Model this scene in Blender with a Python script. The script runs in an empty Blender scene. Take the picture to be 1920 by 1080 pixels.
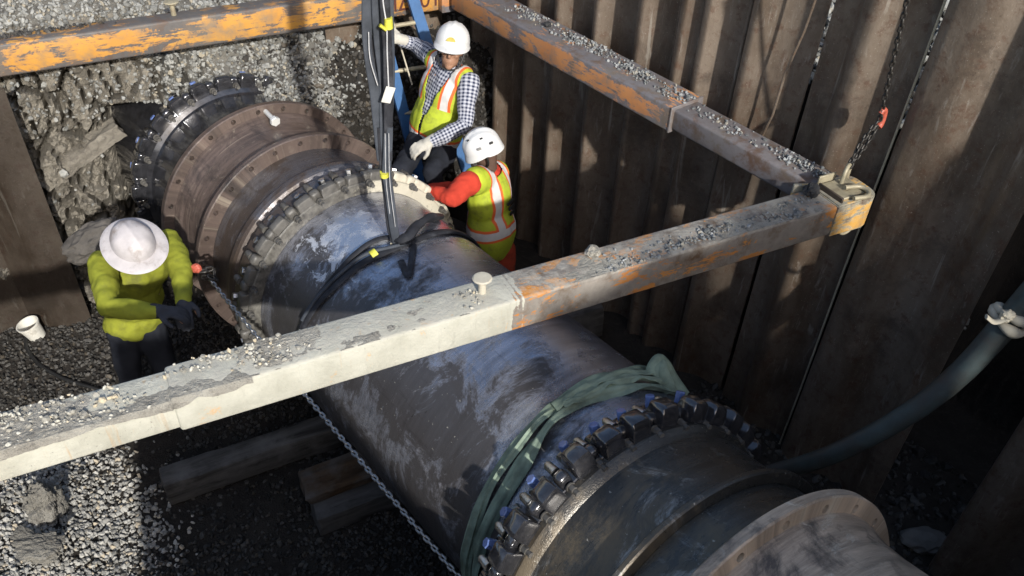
import bpy, bmesh, math, random
import numpy as np
from mathutils import Matrix, Vector
random.seed(7); rng = np.random.default_rng(7)
S = bpy.context.scene
COL = S.collection

# ------------------------------------------------------------------ camera, sky, sun, exposure
FPX = 1560.0; CAMH = 4.35
_v = np.array([-93, 1883, FPX]); _v /= np.linalg.norm(_v)
_f = np.array([0, 0, 1.]) - _v * _v[2]; _f /= np.linalg.norm(_f)
_r = np.cross(_v, _f); _r = _r if _r[0] > 0 else -_r
RC = np.array([_r, _f, -_v])
cam = bpy.data.cameras.new('camera'); cam.sensor_width = 36; cam.lens = FPX / 1920 * 36
cam.clip_start = .05; cam.clip_end = 500
camo = bpy.data.objects.new('camera', cam); COL.objects.link(camo)
M = Matrix.Identity(4)
for i, ax in enumerate(((1, 0, 0), (0, -1, 0), (0, 0, -1))):
    c = RC @ np.array(ax, float)
    for j in range(3): M[j][i] = c[j]
M[2][3] = CAMH
camo.matrix_world = M
S.camera = camo

SUN_AZ, SUN_EL = 155.0, 27.0
w = bpy.data.worlds.new('World'); S.world = w; w.use_nodes = True
nt = w.node_tree; bg = nt.nodes['Background']
sky = nt.nodes.new('ShaderNodeTexSky'); sky.sky_type = 'NISHITA'; sky.sun_disc = False
sky.sun_elevation = math.radians(SUN_EL); sky.sun_rotation = math.radians(SUN_AZ)
sky.dust_density = 2.0
nt.links.new(sky.outputs[0], bg.inputs[0]); bg.inputs[1].default_value = 0.125
sl = bpy.data.lights.new('sun', 'SUN'); sl.energy = 3.6; sl.angle = math.radians(1.2); sl.color = (1, .97, .91)
so = bpy.data.objects.new('sun', sl); COL.objects.link(so)
sd = Vector((math.sin(math.radians(SUN_AZ)) * math.cos(math.radians(SUN_EL)), math.cos(math.radians(SUN_AZ)) * math.cos(math.radians(SUN_EL)), math.sin(math.radians(SUN_EL))))
so.rotation_euler = sd.to_track_quat('Z', 'Y').to_euler(); so.location = (3, -3, 8)
S.view_settings.view_transform = 'Standard'; S.view_settings.look = 'None'
S.view_settings.exposure = 0.6; S.view_settings.gamma = 1; S.view_settings.use_curve_mapping = False

# ------------------------------------------------------------------ measuring helpers
def ray(x, y):
    d = RC @ np.array([x - 960, y - 540, FPX]); return d / np.linalg.norm(d)
def rp(x, y, t): return ray(x, y) * t + np.array([0, 0, CAMH])
def onz(x, y, z):
    d = ray(x, y); return d * ((z - CAMH) / d[2]) + np.array([0, 0, CAMH])
WD = np.array([0.63607822, -0.77162458]); WN = np.array([0.77162458, 0.63607822])   # along / across the sheet-pile wall
def dn(d, n, z=0.): p = WD * d + WN * n; return np.array([p[0], p[1], z])
def to_dn(P): return P[..., 0] * WD[0] + P[..., 1] * WD[1], P[..., 0] * WN[0] + P[..., 1] * WN[1]
BD = np.array([.875, .485]); BE = np.array([.485, -.875]); B0 = np.array([-3.18, 4.74])  # back wall: along, facing
def bk(u, q, z=0.): p = B0 + BD * u - BE * q; return np.array([p[0], p[1], z])

def _h(ix, iy, iz):
    n = (ix * 374761393 + iy * 668265263 + iz * 2147483647 * 3 + 1013904223) & 0xffffffff
    n = ((n ^ (n >> 13)) * 1274126177) & 0xffffffff
    return ((n ^ (n >> 16)) & 0xffff) / 65535.0
def vnoise(P):
    P = np.asarray(P, float); I = np.floor(P).astype(np.int64); F = P - I; F = F * F * (3 - 2 * F)
    r = 0
    for a in (0, 1):
        for b in (0, 1):
            for c in (0, 1):
                wgt = (F[..., 0] if a else 1 - F[..., 0]) * (F[..., 1] if b else 1 - F[..., 1]) * (F[..., 2] if c else 1 - F[..., 2])
                r = r + wgt * _h(I[..., 0] + a, I[..., 1] + b, I[..., 2] + c)
    return r
def fbm(P, o=4):
    P = np.asarray(P, float); r = 0; a = .5
    for k in range(o): r = r + a * (vnoise(P * 2 ** k + 17.3 * k) - .5) * 2; a *= .5
    return r
def sm(a, b, x):
    t = np.clip((np.asarray(x, float) - a) / (b - a), 0, 1); return t * t * (3 - 2 * t)

# ------------------------------------------------------------------ object helpers
def I4(loc=(0, 0, 0)): return Matrix.Translation(Vector([float(c) for c in loc]))
def frame(o, x, z=(0, 0, 1)):
    x = Vector(x).normalized(); z = Vector(z); y = z.cross(x).normalized(); z = x.cross(y)
    m = Matrix((x, y, z)).transposed().to_4x4(); m.translation = Vector([float(c) for c in o]); return m
def _tag(o, label, cat, group=None, kind=None):
    if label: o['label'] = label
    if cat: o['category'] = cat
    if group: o['group'] = group
    if kind: o['kind'] = kind
    return o
def thing(name, label, cat, m=None, group=None):
    o = bpy.data.objects.new(name, None); o.empty_display_size = .1; COL.objects.link(o)
    o.matrix_world = m or Matrix.Identity(4); o['_m'] = 1
    _W[o.name] = (m or Matrix.Identity(4)).copy()
    return _tag(o, label, cat, group)
_W = {}
def put(name, me, parent=None, m=None, mats=None):
    """link mesh (given in parent-local coordinates, moved by m)"""
    o = bpy.data.objects.new(name, me); COL.objects.link(o)
    m = m or Matrix.Identity(4)
    if parent is not None:
        o.parent = parent; o.matrix_local = m
        _W[o.name] = _W[parent.name] @ m
    else:
        o.matrix_world = m; _W[o.name] = m.copy()
    return o
def mk(verts, faces, mat, smooth=False):
    me = bpy.data.meshes.new('mesh')
    me.from_pydata([tuple(map(float, v)) for v in verts], [], [tuple(map(int, f)) for f in faces])
    for m_ in (mat if isinstance(mat, (list, tuple)) else [mat]): me.materials.append(m_)
    if smooth: me.polygons.foreach_set('use_smooth', [True] * len(me.polygons))
    me.update(); return me
def auto(me, ang=35):
    me.polygons.foreach_set('use_smooth', [True] * len(me.polygons))
    bm = bmesh.new(); bm.from_mesh(me)
    for e in bm.edges:
        e.smooth = not (len(e.link_faces) == 2 and e.calc_face_angle(0) > math.radians(ang))
    bm.to_mesh(me); bm.free(); return me
def grid_faces(nu, nv, wrapu=False, off=0):
    F = []
    for i in range(nu if wrapu else nu - 1):
        for j in range(nv - 1):
            a = i * nv + j; b = ((i + 1) % nu) * nv + j
            F.append((off + a, off + b, off + b + 1, off + a + 1))
    return F
def box_me(sx, sy, sz, mat, bev=.004, seg=2, c=(0, 0, 0)):
    bm = bmesh.new(); bmesh.ops.create_cube(bm, size=1)
    for v in bm.verts: v.co = Vector((v.co.x * sx + c[0], v.co.y * sy + c[1], v.co.z * sz + c[2]))
    if bev: bmesh.ops.bevel(bm, geom=bm.edges[:], offset=bev, segments=seg, affect='EDGES', profile=.5)
    me = bpy.data.meshes.new('mesh'); bm.to_mesh(me); bm.free(); me.materials.append(mat); return auto(me, 40)
def lathe_me(prof, mat, seg=96, closed=True, ang=30, a0=0, a1=2 * math.pi):
    """profile [(s along X, R)] turned round local X"""
    n = len(prof); V = []; full = abs(a1 - a0 - 2 * math.pi) < 1e-6; ns = seg if full else seg + 1
    for i in range(ns):
        t = a0 + (a1 - a0) * i / seg
        for s, R in prof: V.append((s, -R * math.sin(t), R * math.cos(t)))
    F = grid_faces(ns, n, full)
    if closed:
        for i in range(ns if full else ns - 1):
            F.append((i * n + n - 1, ((i + 1) % ns) * n + n - 1, ((i + 1) % ns) * n, i * n))
    me = mk(V, F, mat); 
    bm = bmesh.new(); bm.from_mesh(me); bmesh.ops.remove_doubles(bm, verts=bm.verts, dist=1e-6); bmesh.ops.recalc_face_normals(bm, faces=bm.faces); bm.to_mesh(me); bm.free()
    return auto(me, ang)
def sweep_me(pts, prof, mat, up=None, caps=True, smooth=True, radii=None, ang=50, twist=None):
    """sweep a closed 2-D profile along points"""
    P = [Vector([float(c) for c in p]) for p in pts]; n = len(P); k = len(prof); V = []
    T = []
    for i in range(n):
        t = (P[min(i + 1, n - 1)] - P[max(i - 1, 0)]); T.append(t.normalized() if t.length > 1e-9 else Vector((0, 0, 1)))
    u = Vector(up(0)) if callable(up) else (Vector(up) if up is not None else (Vector((0, 0, 1)) if abs(T[0].z) < .9 else Vector((1, 0, 0))))
    for i in range(n):
        if callable(up): u = Vector(up(i))
        elif up is not None: u = Vector(up)
        a = T[i].cross(u)
        a = a.normalized() if a.length > 1e-6 else Vector((1, 0, 0)); b = a.cross(T[i]).normalized(); 
        if up is None: u = b
        if twist is not None:
            q = Matrix.Rotation(twist[i], 3, T[i]); a = q @ a; b = q @ b
        r = radii[i] if radii is not None else 1
        for x, y in prof: V.append(P[i] + a * x * r + b * y * r)
    F = []
    for i in range(n - 1):
        for j in range(k):
            F.append((i * k + j, i * k + (j + 1) % k, (i + 1) * k + (j + 1) % k, (i + 1) * k + j))
    if caps: F += [tuple(reversed(range(k))), tuple((n - 1) * k + j for j in range(k))]
    me = mk(V, F, mat)
    return auto(me, ang) if smooth else me
def circ(r, n=10, ry=None): return [(r * math.cos(2 * math.pi * i / n), (ry or r) * math.sin(2 * math.pi * i / n)) for i in range(n)]
def crv(pts, n):
    """Catmull-Rom through the points"""
    P = np.array(pts, float); Q = np.vstack([2 * P[0] - P[1], P, 2 * P[-1] - P[-2]]); out = []
    m = len(P) - 1
    for i in range(n):
        s = i / (n - 1) * m; k = min(int(s), m - 1); t = s - k
        p0, p1, p2, p3 = Q[k], Q[k + 1], Q[k + 2], Q[k + 3]
        out.append(.5 * ((2 * p1) + (-p0 + p2) * t + (2 * p0 - 5 * p1 + 4 * p2 - p3) * t * t + (-p0 + 3 * p1 - 3 * p2 + p3) * t ** 3))
    return np.array(out)
def mod_apply(me, setup):
    o = bpy.data.objects.new('tmp', me); COL.objects.link(o); ex = setup(o)
    dg = bpy.context.evaluated_depsgraph_get(); dg.update()
    r = bpy.data.meshes.new_from_object(o.evaluated_get(dg)); bpy.data.objects.remove(o)
    for e in ex or []: bpy.data.objects.remove(e)
    return r
def hexa(r, h, mat, n=6, bev=.003):
    """hex bolt head along +Z, base at 0"""
    V = [(r * math.cos(i * 2 * math.pi / n), r * math.sin(i * 2 * math.pi / n), z) for z in (0, h - bev) for i in range(n)]
    V += [((r - bev) * math.cos(i * 2 * math.pi / n), (r - bev) * math.sin(i * 2 * math.pi / n), h) for i in range(n)]
    F = [(a * n + i, a * n + (i + 1) % n, (a + 1) * n + (i + 1) % n, (a + 1) * n + i) for a in (0, 1) for i in range(n)]
    F += [tuple(2 * n + i for i in range(n)), tuple(reversed(range(n)))]
    return mk(V, F, mat)

# ------------------------------------------------------------------ materials
class NT:
    def __init__(s, name):
        s.m = bpy.data.materials.new(name); s.m.use_nodes = True; s.t = s.m.node_tree; s.b = s.t.nodes['Principled BSDF']
        s.tc = s.t.nodes.new('ShaderNodeTexCoord'); s.oi = None
    def n(s, ty): return s.t.nodes.new('ShaderNode' + ty)
    def set(s, sock, v):
        if isinstance(v, bpy.types.NodeSocket): s.t.links.new(v, sock)
        elif isinstance(v, (tuple, list)) and len(v) == 3 and sock.type == 'RGBA': sock.default_value = (*v, 1)
        else: sock.default_value = v
    def obj(s, scale=(1, 1, 1), rand=False):
        mp = s.n('Mapping'); s.t.links.new(s.tc.outputs['Object'], mp.inputs[0]); mp.inputs['Scale'].default_value = scale
        if rand:
            oi = s.n('ObjectInfo'); mu = s.n('Math'); mu.operation = 'MULTIPLY'; mu.inputs[1].default_value = 37.0
            s.t.links.new(oi.outputs['Random'], mu.inputs[0]); s.t.links.new(mu.outputs[0], mp.inputs['Location'])
        return mp.outputs[0]
    def polar(s, ks, ka):
        X, Y, Z = s.xyz(); c = s.n('CombineXYZ'); s.set(c.inputs[0], s.ma('MULTIPLY', X, ks)); s.set(c.inputs[1], s.ma('MULTIPLY', s.ma('ARCTAN2', Y, Z), ka)); return c.outputs[0]
    def noise(s, scale, detail=5, rough=.6, vec=None, dist=0.):
        k = s.n('TexNoise'); k.inputs['Scale'].default_value = scale; k.inputs['Detail'].default_value = detail; k.inputs['Roughness'].default_value = rough
        k.inputs['Distortion'].default_value = dist
        s.t.links.new(vec or s.tc.outputs['Object'], k.inputs['Vector']); return k.outputs['Fac']
    def vor(s, scale, vec=None, feat='F1'):
        k = s.n('TexVoronoi'); k.feature = feat; k.inputs['Scale'].default_value = scale
        s.t.links.new(vec or s.tc.outputs['Object'], k.inputs['Vector']); return k.outputs['Distance']
    def rng(s, x, a, b, c=0., d=1.):
        k = s.n('MapRange'); s.set(k.inputs[0], x)
        for i, v in zip((1, 2, 3, 4), (a, b, c, d)): s.set(k.inputs[i], v)
        return k.outputs[0]
    def mix(s, f, a, b):
        k = s.n('Mix'); k.data_type = 'RGBA'; s.set(k.inputs[0], f); s.set(k.inputs[6], a); s.set(k.inputs[7], b); return k.outputs[2]
    def ma(s, op, a, b=0., c=None):
        k = s.n('Math'); k.operation = op; s.set(k.inputs[0], a); s.set(k.inputs[1], b)
        if c is not None: s.set(k.inputs[2], c)
        return k.outputs[0]
    def attr(s, name, out='Fac'):
        k = s.n('Attribute'); k.attribute_name = name; return k.outputs[out]
    def xyz(s, v=None):
        k = s.n('SeparateXYZ'); s.t.links.new(v or s.tc.outputs['Object'], k.inputs[0]); return k.outputs
    def bump(s, h, st=.5, dist=.01, prev=None):
        k = s.n('Bump'); k.inputs['Strength'].default_value = st; k.inputs['Distance'].default_value = dist; s.set(k.inputs['Height'], h)
        if prev: s.t.links.new(prev, k.inputs['Normal'])
        return k.outputs[0]
    def out(s, col, rough=.6, metal=0., bump=None, spec=.5, coat=None):
        s.set(s.b.inputs['Base Color'], col); s.set(s.b.inputs['Roughness'], rough); s.set(s.b.inputs['Metallic'], metal)
        s.b.inputs['Specular IOR Level'].default_value = spec
        if coat: s.b.inputs['Coat Weight'].default_value = coat; s.b.inputs['Coat Roughness'].default_value = .15
        if bump: s.t.links.new(bump, s.b.inputs['Normal'])
        return s.m

def m_plain(name, col, rough=.6, metal=0., var=.25, scale=14, bs=.2, spec=.5, dirt=None, dirt_amt=.45, rand=True):
    n = NT(name); v = n.obj(rand=rand); a = n.noise(scale, 5, .65, v)
    c = n.mix(n.rng(a, .3, .75), tuple(x * (1 - var) for x in col), tuple(min(1, x * (1 + var)) for x in col))
    if dirt:
        b = n.noise(scale * .45, 6, .7, v); c = n.mix(n.rng(b, dirt_amt, dirt_amt + .18), c, dirt)
    f = n.noise(scale * 6, 4, .7, v)
    return n.out(c, n.rng(a, .2, .8, rough - .08, rough + .08), metal, n.bump(f, bs, .004), spec)

def m_pile(name='rusty_pile_steel', kk=1.0):
    n = NT(name); v = n.obj((1, 1, .18), True); v2 = n.obj((1, 1, 1), True)
    a = n.noise(3.2, 8, .72, n.obj((1, 1, .4), True)); b = n.noise(14, 7, .74, v2); st = n.noise(16, 5, .6, n.obj((1, 1, .05), True))
    c = n.mix(n.rng(a, .36, .62), (.070 * kk, .048 * kk, .032 * kk), (.150 * kk, .118 * kk, .090 * kk))
    c = n.mix(n.rng(b, .52, .64, 0, .7), c, (.070 * kk, .032 * kk, .016 * kk))
    ds = n.noise(30, 6, .74, n.obj((1, 1, .16), True), .6); c = n.mix(n.rng(ds, .58, .68, 0, .5), c, (.24 * kk, .215 * kk, .185 * kk))
    dr = n.noise(11, 4, .6, n.obj((1, 1, .09), True), .9); c = n.mix(n.rng(dr, .64, .67, 0, .55), c, (.25 * kk, .225 * kk, .19 * kk))
    sp = n.noise(45, 3, .7, v2); c = n.mix(n.rng(sp, .66, .72, 0, .6), c, (.045 * kk, .028 * kk, .02 * kk))
    pit = n.noise(120, 2, .5, v2); c = n.mix(n.rng(pit, .68, .72, 0, .6), c, (.27 * kk, .24 * kk, .2 * kk))
    dk = n.noise(1.7, 7, .72, v2, .5); c = n.mix(n.rng(dk, .55, .66, 0, .55), c, (.030 * kk, .021 * kk, .016 * kk))
    h = n.ma('ADD', n.ma('MULTIPLY', b, .7), n.ma('ADD', n.ma('MULTIPLY', sp, .4), n.ma('MULTIPLY', ds, .3)))
    return n.out(c, n.rng(b, .3, .7, .34, .56), .15, n.bump(h, .35, .01), .8)
def m_pipe(name='black_coated_steel', base=(.016, .0155, .017), warm=(.05, .038, .026), pale=(.17, .165, .165), r0=.2, warmamt=.5, lo=.6, metal=0., glare=None):
    n = NT(name); v = n.obj(); a = n.noise(3.2, 9, .72, v, .3); b = n.noise(4.2, 8, .74, n.polar(1.0, .45), .5)
    st = n.noise(1, 7, .7, n.polar(30, 1.6), .25); st2 = n.noise(1, 5, .7, n.polar(90, 3.0), .4); ax = n.noise(1, 6, .7, n.polar(2.2, 14), .6)
    c = n.mix(n.rng(st, .36, .66), tuple(x * .78 for x in base), tuple(x * 1.28 for x in base))
    c = n.mix(n.rng(a, .52, .68, 0, .6), c, tuple(x * .45 for x in base))
    b = n.ma('ADD', b, n.ma('MULTIPLY', n.xyz()[1], .24)); k_warm = n.rng(b, warmamt, warmamt + .12, 0, .9); c = n.mix(k_warm, c, warm)  # brown stain spread leftward, putting that side's shade into the colour
    c = n.mix(n.rng(ax, .58, .72, 0, .5), c, tuple(x * .5 for x in warm))
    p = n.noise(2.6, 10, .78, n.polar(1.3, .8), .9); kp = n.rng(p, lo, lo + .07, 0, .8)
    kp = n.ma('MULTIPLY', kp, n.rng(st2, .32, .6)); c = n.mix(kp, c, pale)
    sp = n.noise(60, 2, .5, v); c = n.mix(n.rng(sp, .725, .75, 0, .85), c, (.42, .39, .33))
    sc = n.noise(1, 3, .6, n.polar(160, .8), 1.2); c = n.mix(n.rng(sc, .70, .74, 0, .5), c, pale)
    if glare:  # pale patch painting the glare on the pipe's top
        vd = n.n('VectorMath'); vd.operation = 'DISTANCE'; n.t.links.new(n.tc.outputs['Object'], vd.inputs[0]); vd.inputs[1].default_value = glare
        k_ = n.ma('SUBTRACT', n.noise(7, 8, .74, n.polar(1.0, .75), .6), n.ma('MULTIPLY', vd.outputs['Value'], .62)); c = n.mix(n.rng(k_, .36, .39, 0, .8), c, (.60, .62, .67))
    fine = n.noise(150, 3, .6, v)
    h = n.ma('ADD', n.ma('MULTIPLY', st2, .28), n.ma('ADD', n.ma('MULTIPLY', fine, .5), n.ma('ADD', n.ma('MULTIPLY', a, .6), n.ma('MULTIPLY', kp, .3))))
    ro = n.ma('ADD', n.ma('ADD', n.rng(st, .3, .7, r0, r0 + .16), n.rng(a, .4, .7, -.06, .12)), n.ma('MULTIPLY', n.ma('MAXIMUM', kp, k_warm), .18))
    return n.out(c, ro, n.ma('MULTIPLY', n.ma('SUBTRACT', 1.0, n.ma('MULTIPLY', k_warm, .7)), metal), n.bump(h, .5, .006), .6)
def m_primer(name='brown_primer_steel', base=(.10, .074, .063), pale=(.30, .255, .20)):
    n = NT(name); v = n.obj(); a = n.noise(4, 9, .74, v, .4); b = n.noise(16, 7, .74, v); st = n.noise(1, 7, .72, n.polar(34, 2.0), .3); ax = n.noise(1, 6, .7, n.polar(3, 16), .6)
    c = n.mix(n.rng(st, .34, .66), tuple(x * .55 for x in base), tuple(x * 1.5 for x in base))
    c = n.mix(n.rng(b, .55, .66, 0, .6), c, tuple(x * .7 + y * .3 for x, y in zip(base, pale)))
    p = n.noise(1, 9, .78, n.polar(7, 3.0), .8); c = n.mix(n.rng(p, .56, .64, 0, .75), c, pale)
    d = n.noise(2.1, 8, .72, n.polar(1.4, 1.2), .6); c = n.mix(n.rng(d, .52, .64, 0, .85), c, (.032, .026, .024))
    c = n.mix(n.rng(ax, .6, .72, 0, .6), c, tuple(x * .4 for x in base)); sc = n.noise(1, 3, .6, n.polar(150, 1.2), 1.2); c = n.mix(n.rng(sc, .69, .73, 0, .6), c, pale)
    return n.out(c, n.rng(st, .3, .7, .28, .5), .1, n.bump(n.ma('ADD', n.ma('ADD', b, st), p), .35, .006), .6)
def m_orange(name='worn_orange_paint', wear=.545, paint=(.52, .275, .055), bare=(.13, .12, .115), pat=(.30, .15, .07), hz=.2):
    n = NT(name); v = n.obj((.55, 1, 1)); a = n.noise(10, 9, .76, v, .5); b = n.noise(2.2, 5, .6); s = n.noise(60, 4, .7, n.obj((.06, 1, 1)))
    p = n.mix(n.rng(b, .35, .65), paint, tuple(x * .72 + .05 * (i == 0) for i, x in enumerate(paint)))
    g = n.mix(n.noise(22, 5, .7), tuple(x * .5 for x in bare), bare); g = n.mix(n.rng(n.noise(9, 5, .7), .5, .66), g, (.10, .05, .028))
    w_ = n.ma('ADD', n.ma('ADD', n.ma('MULTIPLY', a, .7), n.ma('MULTIPLY', s, .3)), n.rng(n.noise(1.6, 3, .6), .3, .7, -.07, .07))
    Zc = n.xyz()[2]; edge = n.ma('MAXIMUM', n.rng(Zc, -.035, -.004), n.rng(Zc, -hz + .05, -hz + .004)); w_ = n.ma('ADD', w_, n.ma('MULTIPLY', edge, .10))
    k = n.rng(w_, wear - .012, wear + .012); halo = n.rng(w_, wear - .05, wear)
    p = n.mix(n.ma('MULTIPLY', halo, .6), p, pat)
    c = n.mix(k, p, g); d = n.noise(4.5, 6, .7); c = n.mix(n.rng(d, .5, .68, 0, .75), c, (.16, .145, .12))
    z = n.xyz()[2]
    return n.out(c, n.rng(a, .3, .7, .45, .68), 0, n.bump(n.ma('SUBTRACT', n.noise(70, 4, .7), n.ma('MULTIPLY', k, .8)), .3, .004), .45)
def m_cream(edge):
    """mud and cement splashed strut: cream coat up to local x = edge with drips, worn orange beyond"""
    n = NT('cement_splashed_paint'); X, Y, Z = n.xyz()
    v = n.obj((.55, 1, 1)); a = n.noise(7, 8, .72, v, .5); s = n.noise(60, 4, .7, n.obj((.06, 1, 1)))
    w_ = n.ma('ADD', n.ma('MULTIPLY', a, .75), n.ma('MULTIPLY', s, .25))
    cr = n.mix(n.rng(n.noise(5, 6, .65), .4, .7), (.50, .49, .42), (.37, .36, .30))
    blotch = n.noise(9, 7, .74, n.obj((.7, 1, .5)), .4); cr = n.mix(n.rng(blotch, .61, .68, 0, .9), cr, (.60, .36, .16))
    run = n.noise(24, 4, .6, n.obj((1, 1, .07)), .3); cr = n.mix(n.rng(run, .62, .70, 0, .55), cr, (.46, .31, .17))
    gr = n.noise(15, 6, .72, n.obj((1, 1, .22))); cr = n.mix(n.rng(gr, .56, .68, 0, .35), cr, (.27, .255, .215))
    speck = n.noise(70, 4, .66); cr = n.mix(n.rng(speck, .66, .7, 0, .7), cr, (.2, .185, .16))
    og = n.mix(n.rng(n.noise(2.5, 4), .4, .62), (.50, .22, .055), (.42, .17, .05))
    st = n.mix(n.noise(14, 6, .7), (.11, .098, .088), (.34, .305, .265)); st = n.mix(n.rng(n.noise(6, 6, .7), .5, .7), st, (.11, .065, .035))
    og = n.mix(n.rng(w_, .455, .475), og, st)
    drip = n.noise(26, 2, .5, n.obj((1, 0, 0))); lim = n.ma('ADD', n.ma('MULTIPLY', n.ma('SUBTRACT', drip, .5), .22), n.ma('MULTIPLY', n.ma('SUBTRACT', n.noise(9, 5, .7), .5), .12))
    topk = n.ma('MULTIPLY', n.rng(Z, -.05, -.005), .02)
    k = n.rng(n.ma('SUBTRACT', n.ma('SUBTRACT', X, edge), n.ma('ADD', lim, topk)), -.004, .004)
    top_mud = n.rng(Z, -.012, -.002)
    mud = n.ma('MULTIPLY', n.rng(n.noise(7, 7, .72), .42, .58), top_mud)
    c = n.mix(k, cr, og); c = n.mix(n.ma('MULTIPLY', mud, .7), c, (.40, .38, .33))
    h = n.ma('ADD', n.noise(55, 5, .75), n.ma('MULTIPLY', n.noise(16, 5, .7, n.obj((1, 1, .4))), 1.2))
    return n.out(c, .8, 0, n.bump(h, .6, .008), .3)
def m_soil(name, c1, c2, c3, rough=.95, bs=.8):
    n = NT(name); a = n.noise(3, 8, .7); b = n.noise(22, 6, .75)
    c = n.mix(n.rng(a, .35, .65), c1, c2); c = n.mix(n.rng(b, .52, .7), c, c3)
    return n.out(c, rough, 0, n.bump(n.ma('ADD', b, n.noise(90, 4, .7)), bs, .015), .25)
def m_stone(name, lo, hi, wet=0.):
    n = NT(name); r = n.attr('rnd'); b = n.noise(40, 4, .7)
    c = n.mix(r, lo, hi); c = n.mix(n.rng(b, .45, .7, 0, .4), c, tuple(x * .5 for x in lo))
    c = n.mix(n.rng(n.attr('rnd2'), .9, .93), c, (hi[0] * .9, hi[1] * .8, hi[2] * .66))
    return n.out(c, .85 - wet, 0, n.bump(n.noise(160, 3, .7), .3, .003), .4)
def m_cloth(name, col, var=.18, rough=.9, dirt=None):
    n = NT(name); a = n.noise(9, 5, .6); c = n.mix(n.rng(a, .3, .7), tuple(x * (1 - var) for x in col), tuple(x * (1 + var) for x in col))
    if dirt: c = n.mix(n.rng(n.noise(6, 6, .7), .52, .72, 0, .75), c, dirt)
    return n.out(c, rough, 0, n.bump(n.noise(420, 2, .5), .25, .002), .2)
def m_wood(name, c1, c2):
    n = NT(name); v = n.obj((.12, 1, 1), True); a = n.noise(14, 7, .7, v, .5); b = n.noise(5, 5, .6, n.obj(rand=True))
    c = n.mix(n.rng(a, .35, .65), c1, c2); c = n.mix(n.rng(b, .48, .7, 0, .8), c, (.14, .135, .13))
    return n.out(c, .85, 0, n.bump(a, .5, .01), .25)

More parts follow.
